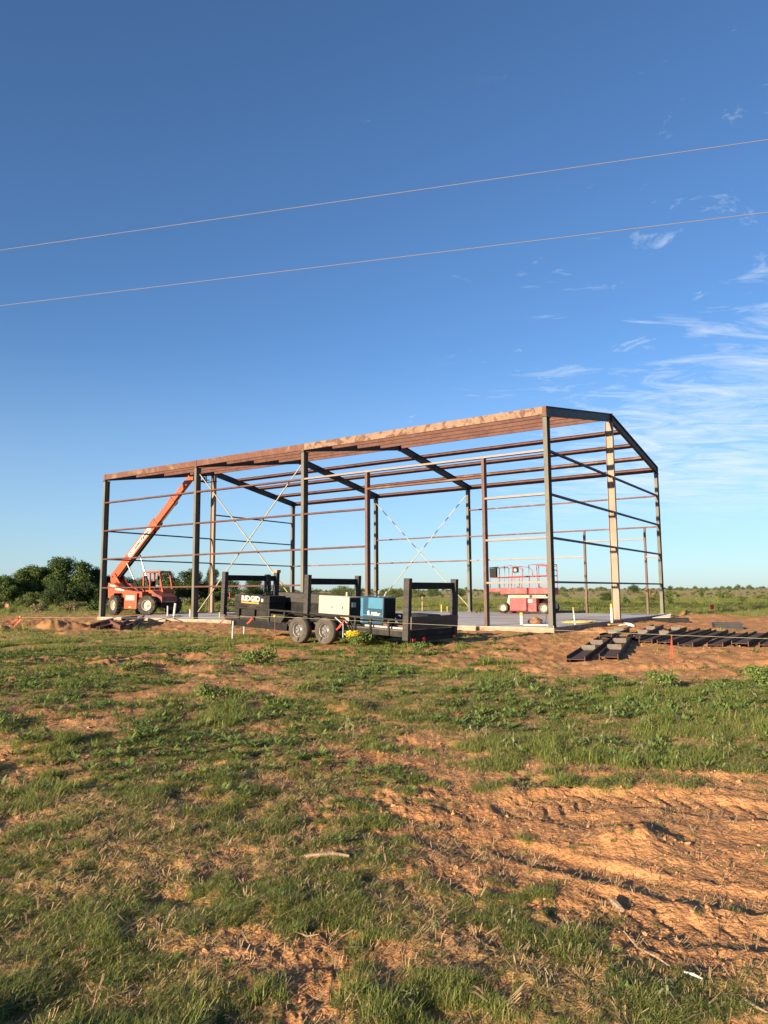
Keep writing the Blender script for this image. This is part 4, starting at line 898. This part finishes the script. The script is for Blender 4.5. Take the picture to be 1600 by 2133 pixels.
for u, v, lab in ((101, 1262, 'small orange flag before the left trees'), (17, 1270, 'small orange flag at the far left edge of the grass'), (1488, 1277, 'small orange flag in the green field on the right')):
    p = gp(u, v); z = zg1(p.x, p.y); o = empty('marker_flag', (p.x, p.y, z), 0, label=lab, cat='flag', group='orange marker flags')
    MB().tube([(0,0,-.05),(0,0,.55)], .012, 6).build('pole', M['grey'], o); MB().box(-.28,.0,-.006,.006,.25,.55).build('flag', M['ribbon'], o)
p = gp(880, 1275); o = empty('fence_post', (p.x, p.y, zg1(p.x, p.y)), 0, label='slim pale wooden post in the field behind the trailer rack', cat='post')
MB().tube([(0,0,-.1),(0,0,1.15),(.01,0,1.25)], [.05,.045,.03], 8).build('shaft', M['drywood'], o, smooth=True)
p = gp(478, 1262); o = empty('marker_post', (p.x, p.y, zg1(p.x, p.y)), 0, label='thin red marker post left of the trailer chest in the field', cat='post')
MB().tube([(0,0,-.1),(0,0,1.6)], .035, 8).build('shaft', M['ribbon'], o, smooth=True); MB().box(-.12,.12,-.1,.1,.05,.30).build('foot', M['ribbon'], o, bevel=.02)

# ------------------------------------------------------------------ foliage helpers
def quads_mesh(name, P, A, B, m, tri=False):
    """many separate small leaves: centres P, half-axes A (length) and B (width); pointed rhombus leaves"""
    n = len(P); V = np.stack([P-A, P+B*.9, P+A, P-B*.9], 1).reshape(-1, 3)
    me = bpy.data.meshes.new(name); me.vertices.add(4*n); me.vertices.foreach_set('co', V.ravel().astype(np.float32))
    me.loops.add(4*n); me.loops.foreach_set('vertex_index', np.arange(4*n)); me.polygons.add(n); me.polygons.foreach_set('loop_start', np.arange(n)*4)
    me.update(); me.validate(); me.materials.append(m); return me
def unit(n):
    v = rng.normal(size=(n, 3)); return v/np.linalg.norm(v, axis=1)[:, None]
def crown_points(n, lobes):
    """lobes: list (cx,cy,cz,rx,ry,rz); points near lobe shells with ragged depth"""
    L = np.array(lobes); wts = L[:,3]*L[:,5]; k = rng.choice(len(L), n, p=wts/wts.sum())
    d = unit(n); r = 1-np.abs(rng.normal(0, .26, n)); r = np.where(rng.random(n) < .12, rng.random(n), r)*(1+rng.normal(0, .11, n))
    return L[k,:3] + d*L[k,3:]*r[:,None], d
def leaves(name, n, lobes, size, m):
    P, d = crown_points(n, lobes); P[:,2] = np.maximum(P[:,2], .05)
    a = unit(n); nrm = d*.7 + unit(n)*.9; nrm /= np.linalg.norm(nrm, axis=1)[:,None]
    A = a - nrm*np.sum(a*nrm, 1)[:,None]; A /= np.linalg.norm(A, axis=1)[:,None]; B = np.cross(nrm, A)
    s = size*rng.uniform(.6, 1.4, n)[:,None]
    return quads_mesh(name, P, A*s, B*s*.55, m)
def tree(name, u, d, top_v, wid_px, lab, leaf='leaf1', n=5000, low=.12, group='trees and shrubs in the field', cat='tree', base_v=None, seed=0):
    st = random.Random(seed*77+int(u)); p = at(u, d); z0 = zg1(p.x, p.y); H = max(ztop(top_v + .0065*(u-800)*0, d)-z0, .8); Wd = wid_px/F_PX*d
    o = empty(name, (p.x, p.y, z0), st.random()*6.28, label=lab, cat=cat, group=group)
    lobes = []
    nl = 28 if H > 2.5 else 12
    for k in range(nl):
        a = st.random()*6.28; rr = (Wd/2)*(.15+.62*math.sqrt(st.random())); zz_ = H*(low+.12 + (.86-low-.12)*st.random())
        lim = math.sqrt(max(0.05, 1-((zz_/H-.42)/.62)**2)); rr *= lim
        s = Wd*(.075+.115*st.random()); s2 = min(s*.9, H*.2)
        zc = min(zz_, H-s2*1.0)
        lobes.append((rr*math.cos(a), rr*math.sin(a), max(zc, s2*.7), s, s, s2))
    lobes.append((0, 0, H-.18*H, Wd*.15, Wd*.15, H*.18)); lobes.append((0, 0, H*.45, Wd*.28, Wd*.28, H*.3))
    me = leaves('crown', int(n*2.8), lobes, (.025*H+.035 if H > 3 else .034*H+.03)*.58, M[leaf]); link('crown', me, o)
    tr_m = MB(); base_r = .035*H
    tr_m.tube([(0,0,-.15), (.03*H,.02*H,H*.22), (.0,.05*H,H*.45)], [base_r, base_r*.75, base_r*.45], 8)
    for lb in lobes[:7]:
        tr_m.tube([(.02*H,.02*H,H*.2), (lb[0]*.5, lb[1]*.5, lb[2]*.62), (lb[0]*.95, lb[1]*.95, lb[2])], [base_r*.5, base_r*.32, base_r*.10], 6)
    tr_m.build('trunk', M['bark'], o, smooth=True)
    return o
T = [ # column, distance, top row, width, label, leaf, leaves
 (8, 88, 1192, 78, 'dark bushy tree cut by the left picture edge', 'leaf1', 6500), (62, 92, 1172, 92, 'broad green tree second from the left edge', 'leaf1', 8000),
 (142, 94, 1156, 118, 'tallest round-crowned tree left of the telehandler', 'leaf1', 11000), (198, 98, 1176, 74, 'dark tree half behind the left corner column', 'leaf2', 6500),
 (100, 99, 1190, 80, 'dark tree filling the gap between the tall left trees', 'leaf2', 6000), (30, 104, 1190, 96, 'dark tree behind the two leftmost ones', 'leaf2', 6000), (172, 106, 1178, 90, 'dark tree behind the tallest left tree', 'leaf2', 6000), (124, 86, 1205, 74, 'low dark shrub under the tallest left tree', 'leaf2', 5000), (185, 88, 1208, 60, 'low dark shrub beside the left corner column', 'leaf2', 4000),
 (62, 80, 1228, 52, 'light green shrub at the foot of the left trees', 'leaf3', 2600),
 (252, 112, 1192, 64, 'low dark tree behind the telehandler engine', 'leaf2', 4500), (300, 122, 1196, 56, 'pale thin tree seen behind the telehandler cylinders', 'leaf3', 3000),
 (352, 112, 1186, 70, 'leafy tree behind the telehandler cab', 'leaf1', 5500), (398, 110, 1182, 70, 'dark green tree behind the second column', 'leaf2', 5500), (440, 112, 1180, 66, 'green tree behind the left gable post', 'leaf1', 5500),
 (478, 120, 1204, 56, 'low tree behind the front trailer rack post', 'leaf2', 3500), (535, 128, 1200, 66, 'tree behind the front trailer rack crossbar', 'leaf2', 4200), (585, 132, 1212, 52, 'low round tree behind the draped cable', 'leaf1', 3200),
 (648, 150, 1222, 46, 'small far tree left of the middle trailer rack', 'leaf1', 2000), (712, 128, 1219, 62, 'bright green bush above the cream welder', 'leaf3', 3500), (742, 140, 1224, 40, 'small bush behind the middle rack post', 'leaf1', 2000),
 (812, 138, 1224, 66, 'green bush right of the blue welder', 'leaf3', 3500), (866, 150, 1228, 58, 'spreading bush seen through the rear trailer rack', 'leaf3', 2800), (905, 160, 1226, 48, 'round bush behind the far rear rack post', 'leaf1', 2400), (955, 140, 1226, 42, 'upright bush left of the rear wall column', 'leaf1', 2400),
 (1265, 98, 1237, 38, 'dark green cedar bush left of the right gable post', 'leaf2', 3200), (1319, 240, 1220, 30, 'solitary round tree on the skyline between the right posts', 'leaf2', 2600), (1302, 85, 1249, 20, 'small shrub just right of the gable post', 'leaf1', 1200),
 (1345, 92, 1247, 46, 'loose green shrub before the rear door jamb', 'leaf3', 2200), (1372, 95, 1250, 30, 'low shrub beside the rear corner column', 'leaf3', 1500), (1395, 80, 1252, 16, 'small shrub right of the rear corner column', 'leaf3', 900),
 (1413, 130, 1242, 12, 'tiny dark bush alone in the green field', 'leaf2', 700), (1462, 120, 1236, 14, 'small upright tree in the middle of the right field', 'leaf1', 1000), (1397, 330, 1223, 13, 'small dome-shaped tree on the right skyline', 'leaf2', 900),
 (1590, 105, 1244, 34, 'light green bush at the right picture edge', 'leaf3', 1500), (1545, 85, 1253, 26, 'low sprawling shrub near the right edge', 'leaf3', 900), (1178, 300, 1226, 16, 'small far tree right of the scissor lift', 'leaf2', 700), (1208, 310, 1226, 18, 'second small far tree right of the scissor lift', 'leaf2', 700),
 (150, 78, 1248, 50, 'leafy green weeds shrub before the tallest left tree', 'leaf3', 1800)]
for i, (u, d, tv, wp, lab, lf, n) in enumerate(T):
    tree('shrub' if tv > 1226 or 'bush' in lab or 'shrub' in lab else 'tree', u, d, tv, wp, lab, lf, n, low=.02 if d < 135 else .08, seed=i+1, cat='shrub' if ('bush' in lab or 'shrub' in lab) else 'tree')

# ------------------------------------------------------------------ scattered cover: instanced on points, one object each
def template_collection(name, meshes):
    col = bpy.data.collections.new(name)
    for i, me in enumerate(meshes):
        ob = bpy.data.objects.new(f'{name}_{i:02d}', me); col.objects.link(ob)
    return col
def scatter(name, P, rz, tilt, scl, idx, col, label, cat):
    me = bpy.data.meshes.new(name); me.vertices.add(len(P)); me.vertices.foreach_set('co', P.astype(np.float32).ravel())
    rot = np.stack([tilt[:,0], tilt[:,1], rz], 1).astype(np.float32)
    a = me.attributes.new('rot', 'FLOAT_VECTOR', 'POINT'); a.data.foreach_set('vector', rot.ravel())
    a = me.attributes.new('scl', 'FLOAT', 'POINT'); a.data.foreach_set('value', scl.astype(np.float32))
    a = me.attributes.new('idx', 'INT', 'POINT'); a.data.foreach_set('value', idx.astype(np.int32))
    me.update(); o = bpy.data.objects.new(name, me); C.objects.link(o); tag(o, label, cat, kind='stuff')
    g = bpy.data.node_groups.new(name + '_nodes', 'GeometryNodeTree')
    g.interface.new_socket('Geometry', in_out='INPUT', socket_type='NodeSocketGeometry'); g.interface.new_socket('Geometry', in_out='OUTPUT', socket_type='NodeSocketGeometry')
    gi = g.nodes.new('NodeGroupInput'); go = g.nodes.new('NodeGroupOutput'); ip = g.nodes.new('GeometryNodeInstanceOnPoints')
    ci = g.nodes.new('GeometryNodeCollectionInfo'); ci.inputs[0].default_value = col; ci.inputs[1].default_value = True; ci.inputs[2].default_value = True
    def na(nm, ty): n = g.nodes.new('GeometryNodeInputNamedAttribute'); n.data_type = ty; n.inputs[0].default_value = nm; return n.outputs[0]
    m2p = g.nodes.new('GeometryNodeMeshToPoints')
    g.links.new(gi.outputs[0], m2p.inputs[0]); g.links.new(m2p.outputs[0], ip.inputs['Points']); g.links.new(ci.outputs[0], ip.inputs['Instance'])
    ip.inputs['Pick Instance'].default_value = True
    g.links.new(na('idx', 'INT'), ip.inputs['Instance Index'])
    e2r = g.nodes.new('FunctionNodeEulerToRotation'); g.links.new(na('rot', 'FLOAT_VECTOR'), e2r.inputs[0]); g.links.new(e2r.outputs[0], ip.inputs['Rotation'])
    g.links.new(na('scl', 'FLOAT'), ip.inputs['Scale']); g.links.new(ip.outputs[0], go.inputs[0])
    md = o.modifiers.new('scatter', 'NODES'); md.node_group = g
    return o
def blade_mesh(name, n, h, spread, wid, lean, m, m2=None, f2=.2, flat=False, curl=1.0):
    v = []; f = []; mi = []
    for k in range(n):
        a = rng.random()*6.283; rr = spread*math.sqrt(rng.random()); bx, by = rr*math.cos(a), rr*math.sin(a)
        az = rng.random()*6.283 if not flat else a; hh = h*rng.uniform(.45, 1.15); ln = lean*rng.uniform(.3, 1.3)*hh
        dx, dy = math.cos(az), math.sin(az); sx, sy = -dy, dx; w = wid*rng.uniform(.7, 1.3)*.5
        pts = []
        for t in (0, .5, 1.0):
            out = ln*(t**1.6)*curl; up = hh*(t - .35*lean*t*t)
            if flat: up = .012 + .02*math.sin(3*t) + .004*rng.random(); out = hh*t
            pts.append((bx+dx*out, by+dy*out, max(up-.008, -.01)))
        o = len(v); 
        for i_, (x, y, z) in enumerate(pts):
            ww = w*(1, .85, 0)[i_]
            if i_ < 2: v += [(x-sx*ww, y-sy*ww, z), (x+sx*ww, y+sy*ww, z)]
            else: v.append((x, y, z))
        f += [(o, o+1, o+3, o+2), (o+2, o+3, o+4)]; q = 1 if (m2 is not None and rng.random() < f2) else 0; mi += [q, q]
    me = bpy.data.meshes.new(name); me.from_pydata(v, [], f); me.update(); me.materials.append(m)
    if m2 is not None: me.materials.append(m2)
    me.polygons.foreach_set('material_index', mi); return me
def weed_mesh(name, n, L, m, up=.5, wid=.3, stems=1):
    P = []; A = []; B = []
    for k in range(n):
        a = rng.random()*6.283; el = rng.uniform(.1, 1.0)*up; d = np.array([math.cos(a)*math.cos(el), math.sin(a)*math.cos(el), math.sin(el)])
        l = L*rng.uniform(.5, 1.1); s = np.cross(d, [0,0,1]); s /= np.linalg.norm(s)
        r0 = L*.5*rng.random(); P.append(d*(r0+l*.5) + np.array([0,0,.01+rng.random()*L*.5*up])); A.append(d*l*.5); B.append(s*l*wid*.5)
    return quads_mesh(name, np.array(P), np.array(A), np.array(B), m)
def wedge_points(n, r0, r1, half=44, pw=1.0):
    r = np.sqrt(rng.uniform(r0**2, r1**2, n)); a = np.radians(rng.uniform(-half, half, n)); return r*np.sin(a), r*np.cos(a)
def clear_of_things(x, y):
    ok = slab_dist(x, y) > .25
    tx = (x-TRO.x)*tb.x + (y-TRO.y)*tb.y; ty = (x-TRO.x)*ta.x + (y-TRO.y)*ta.y
    wh = (np.abs(tx+.24) < .2) & (ty > 2.3) & (ty < 4.25); wh2 = (np.abs(tx-TW-.24) < .2) & (ty > 2.3) & (ty < 4.25)
    return ok & ~wh & ~wh2
gt = template_collection('grass_tuft', [blade_mesh(f'tuft{i}', 26, .050+.014*i, .055, .0038, .9+.1*i, M['blade'], M['blade2'], .14) for i in range(4)]
     + [blade_mesh(f'low{i}', 22, .034, .07, .0045, 1.6, M['blade'], M['straw'], .2) for i in range(3)] + [blade_mesh('tall', 16, .13, .05, .0042, .7, M['blade'], M['blade2'], .15)])
Px, Py, Sc, Ix = [], [], [], []
for r0, r1, n, s0 in ((1.9, 5, 90000, .74), (5, 9, 96000, .92), (9, 15, 90000, 1.2), (15, 27, 86000, 1.8), (27, 60, 46000, 3.2), (60, 135, 80000, 5.0)):
    x, y = wedge_points(n, r0, r1); g = cover(x, y); fq = 5.2 if r1 < 10 else 3.2 if r1 < 20 else 1.6; cn = fbm(x*fq, y*fq, 3, 125)*.72 + fbm(x*1.2, y*1.2, 2, 127)*.28
    keep = (rng.random(n) < (g*(.20+.90*sst(.42, .55, cn))+.02)) & clear_of_things(x, y); x, y, g, cn = x[keep], y[keep], g[keep], cn[keep]
    Px.append(x); Py.append(y); Sc.append(s0*rng.uniform(.55, 1.25, len(x))*(.55+.35*g)*(.55+.55*sst(.42, .62, cn))*(.75+.6*fbm(x*.8, y*.8, 2, 121)))
    tall = fbm(x*.55, y*.55, 3, 131) > .60
    i_ = rng.integers(0, 7, len(x)); i_ = np.where(tall & (rng.random(len(x)) < .25), 7, i_); Ix.append(i_)
x = np.concatenate(Px); y = np.concatenate(Py); sc_ = np.concatenate(Sc); ix = np.concatenate(Ix)
P = np.stack([x, y, zg(x, y)], 1); nn = len(x)
scatter('grass', P, rng.uniform(0, 6.283, nn), rng.normal(0, .10, (nn, 2)), sc_, ix, gt, 'short patchy green grass over the sandy ground', 'grass')
# straw, broken stems and litter
ltc = template_collection('litter', [blade_mesh(f'litter{i}', 9, .07+.03*i, .07, .0035, .1, M['straw'], M['blade2'], .3, flat=False, curl=1) for i in range(1)] +
     [blade_mesh(f'flatlitter{i}', 8, .08+.03*i, .06, .004, .1, M['straw'], None, flat=True) for i in range(3)])
x, y = wedge_points(54000, 1.9, 16); keep = (rng.random(54000) < .25+.75*np.clip(cover_map(x, y)*1.3, 0, 1)) & clear_of_things(x, y) & (fbm(x*1.3, y*1.3, 3, 141) > .36); x, y = x[keep], y[keep]; nn = len(x)
scatter('straw_litter', np.stack([x, y, zg(x, y)+.004], 1), rng.uniform(0, 6.283, nn), rng.normal(0, .15, (nn, 2)), rng.uniform(.35, 1.0, nn), rng.integers(1, 4, nn), ltc, 'dry straw and broken stems strewn over the soil', 'litter')
# small leafy weeds and pale drooping weeds
wdc = template_collection('weed', [weed_mesh(f'weed{i}', 14+4*i, .06+.012*i, M['weed'], .7, .42) for i in range(3)])
x, y = wedge_points(46000, 2.0, 22); keep = (rng.random(46000) < cover(x, y)*(.35+.65*sst(6, 10, np.hypot(x, y)))) & clear_of_things(x, y) & (fbm(x*.9, y*.9, 3, 151)*.5+fbm(x*3.4, y*3.4, 3, 125)*.5 > .49); x, y = x[keep], y[keep]; nn = len(x)
scatter('leafy_weeds', np.stack([x, y, zg(x, y)], 1), rng.uniform(0, 6.283, nn), rng.normal(0, .1, (nn, 2)), rng.uniform(.5, 1.2, nn)*(.45+.55*sst(3, 9, np.hypot(x, y))), rng.integers(0, 3, nn), wdc, 'small leafy green weeds among the grass', 'weeds')
def droop_mesh(name, n=9, h=.22):
    v = []; f = []
    for k in range(n):
        a = k*2.4; r0 = .01; z0 = h*(.35+.65*k/n); L = .11*(1.1-.4*k/n)
        dx, dy = math.cos(a), math.sin(a); sx, sy = -dy, dx; o = len(v)
        for t, w in ((0, .004), (.35, .011), (.7, .010), (1, 0)):
            out = r0 + L*t; z = z0 + L*(.55*t - .95*t*t)
            v += [(dx*out-sx*w, dy*out-sy*w, z), (dx*out+sx*w, dy*out+sy*w, z)]
        for i in range(3): f.append((o+2*i, o+2*i+1, o+2*i+3, o+2*i+2))
    o = len(v); 
    for z in (0, h): 
        for q in range(4): v.append((.004*math.cos(q*1.57), .004*math.sin(q*1.57), z))
    f += [(o+q, o+(q+1) % 4, o+4+(q+1) % 4, o+4+q) for q in range(4)]
    me = bpy.data.meshes.new(name); me.from_pydata(v, [], f); me.update(); me.materials.append(M['pale']); return me
dpc = template_collection('pale_weed', [droop_mesh('pale0'), droop_mesh('pale1', 7, .17), droop_mesh('pale2', 11, .27)])
uv = [(952,1424),(1000,1440),(1235,1440),(1075,1440),(1332,1450),(1145,1462),(1290,1480),(1105,1478),(1355,1490),(1435,1490),(1500,1478),(1575,1490),(1350,1525),(1015,1545),(1070,1565),(1215,1562),(1250,1565),(1280,1575),(1330,1590),(1485,1575),(1520,1585),(1420,1600),(1180,1605),(1160,1590),(720,1530),(735,1545),(1235,1450),(1330,1450),(1575,1460),(905,1960),(1065,1930),(1010,1790),(1010,1650),(850,2110),(1390,2100),(660,1880),(690,1890),(640,1860),(770,2120),(730,1520)]
uv += [(random.uniform(820, 1600), random.uniform(1430, 1600)) for _ in range(8)]
Pp = np.array([gp(u, v)[:2] for u, v in uv]); x, y = Pp[:,0], Pp[:,1]; nn = len(x)
scatter('pale_weeds', np.stack([x, y, zg(x, y)], 1), rng.uniform(0, 6.283, nn), rng.normal(0, .12, (nn, 2)), rng.uniform(.5, .95, nn)*np.where(y < 6, .45, 1.0), rng.integers(0, 3, nn), dpc, 'pale drooping-leaved weeds standing up out of the right-hand grass', 'weeds')
# sand clods and pebbles
clc = template_collection('clod', [blob(.03, .024, .018, 10+i, .9, 2) for i in range(4)])
for ob in clc.objects: ob.data.materials.append(M['clod'])
x, y = wedge_points(120000, 2.0, 30); x[:54000] *= .40; y[:54000] *= .40; cm = cover(x, y); keep = (np.hypot(x, y) > 1.9) & (rng.random(120000) < (1-cm)*.24) & (slab_dist(x, y) > .1) & (fbm(x*1.1, y*1.1, 3, 161) > .47); x, y = x[keep], y[keep]; nn = len(x)
scatter('sand_clods', np.stack([x, y, zg(x, y)+.003], 1), rng.uniform(0, 6.283, nn), rng.normal(0, .4, (nn, 2)), np.minimum(rng.gamma(1.1, .085, nn)+.06, .6)*(1+np.hypot(x, y)/30), rng.integers(0, 4, nn), clc, 'crumbled red sand clods on the bare ground', 'clods')
# rank weeds at the foot of the left trees and along the field edge; brush on the far range; far treeline
bs = [(0,0,.5,.5,.5,.42),(.35,.1,.38,.35,.35,.32),(-.3,.2,.42,.38,.38,.34),(.05,-.35,.36,.36,.36,.3)]
brc = template_collection('brush', [leaves(f'brush{i}', 420, bs, .085, M[('leaf3','leaf4','leaf1','leaf4')[i]]) for i in range(4)])
x, y = wedge_points(7200, 128, 520, 70); keep = (fbm(x*.022, y*.022, 3, 171) > .47) ; x, y = x[keep], y[keep]; nn = len(x)
x2, y2 = wedge_points(520, 62, 120, 62); u2, _ = proj(x2, y2, np.zeros_like(x2)); k2 = (u2 < 620) & (rng.random(520) < .8); x2, y2 = x2[k2], y2[k2]
xx = np.concatenate([x, x2]); yy = np.concatenate([y, y2]); ss = np.concatenate([rng.gamma(2.2, .34, nn)*(.75+.2*sst(200, 500, y)), rng.uniform(.5, 1.2, len(x2))]); nn = len(xx)
scatter('range_brush', np.stack([xx, yy, zg(xx, yy)-.05], 1), rng.uniform(0, 6.283, nn), rng.normal(0, .05, (nn, 2)), ss, rng.choice(4, nn, p=[.4,.22,.2,.18]), brc, 'low olive and straw coloured brush covering the far range', 'brush')
x, y = wedge_points(2050, 520, 900, 70); nn = len(x)
scatter('far_treeline', np.stack([x, y, zg(x, y)-.2], 1), rng.uniform(0, 6.283, nn), np.zeros((nn, 2)), rng.gamma(3.5, .45, nn), np.where(rng.random(nn) < .7, 2, 0), brc, 'thin dark line of far trees along the horizon', 'treeline')

# ------------------------------------------------------------------ single plants and bits of wood in the foreground
def plant(u, v, s, lab, flower=False, n=60, name='weed_plant'):
    p = gp(u, v); o = empty(name, (p.x, p.y, zg1(p.x, p.y)), 0, label=lab, cat='plant', group='leafy weed plants')
    lob = [(random.uniform(-.5,.5)*s, random.uniform(-.3,.3)*s, (.25+.3*random.random())*s, .3*s, .3*s, .25*s) for _ in range(7)]
    me = leaves('foliage', n*16, lob, .052*s, M['weed']); link('foliage', me, o)
    MB().tube([(0,0,-.03),(0,.02,.4*s)], .012*s+.004, 6).tube([(0,0,0),(.3*s,0,.35*s)], .01*s+.003, 6).tube([(0,0,0),(-.3*s,.05,.33*s)], .01*s+.003, 6).build('stem', M['bark'], o)
    if flower:
        me = leaves('blossom', 200, [(-.25*s,-.15*s,.62*s,.38*s,.25*s,.13*s)], .055*s, M['flower']); link('blossom', me, o)
plant(745, 1350, .6, 'leafy weed with a yellow blossom head beside the trailer wheel', True)
plant(775, 1347, .5, 'bright green weed under the trailer side, right of the yellow blossom')
plant(540, 1388, .55, 'tall green weed clump in front of the survey stake')
plant(882, 1358, .4, 'green weed clump before the trailer tail board')
plant(440, 1462, .38, 'dark leafy weed mound in the left middle grass')
plant(1385, 1440, .4, 'dry grey-green weed before the long orange ribbon')
plant(1585, 1425, .45, 'green weed clump at the right edge before the beams')
def stick(pts, r, lab, m_='drywood', name='stick'):
    P = [fix_z(gp(u, v), r*.8+.012) for u, v in pts]; MB().tube(P, [r*.6]+[r]*(len(P)-2)+[r*.5], 7).build(name, M[m_], None, smooth=True, label=lab, cat='stick')
stick([(634,1797),(660,1800),(690,1799),(728,1803)], .016, 'bleached stick lying in the grass near the middle of the foreground')
stick([(1273,1884),(1284,1897),(1298,1909)], .020, 'short pale chip of wood on the bare sand')
stick([(1300,1955),(1330,1985),(1365,2005),(1395,2028)], .005, 'long thin dry stem at the right foreground')
stick([(1426,2046),(1445,2050),(1465,2058)], .006, 'thin white plastic tube in the right foreground grass', 'pvc', 'plastic_tube')
stick([(1552,2096),(1575,2112),(1600,2128)], .005, 'pale dry stem in the bottom right corner')
stick([(615,1965),(640,1967),(665,1968)], .004, 'thin straw twig in the lower middle foreground')
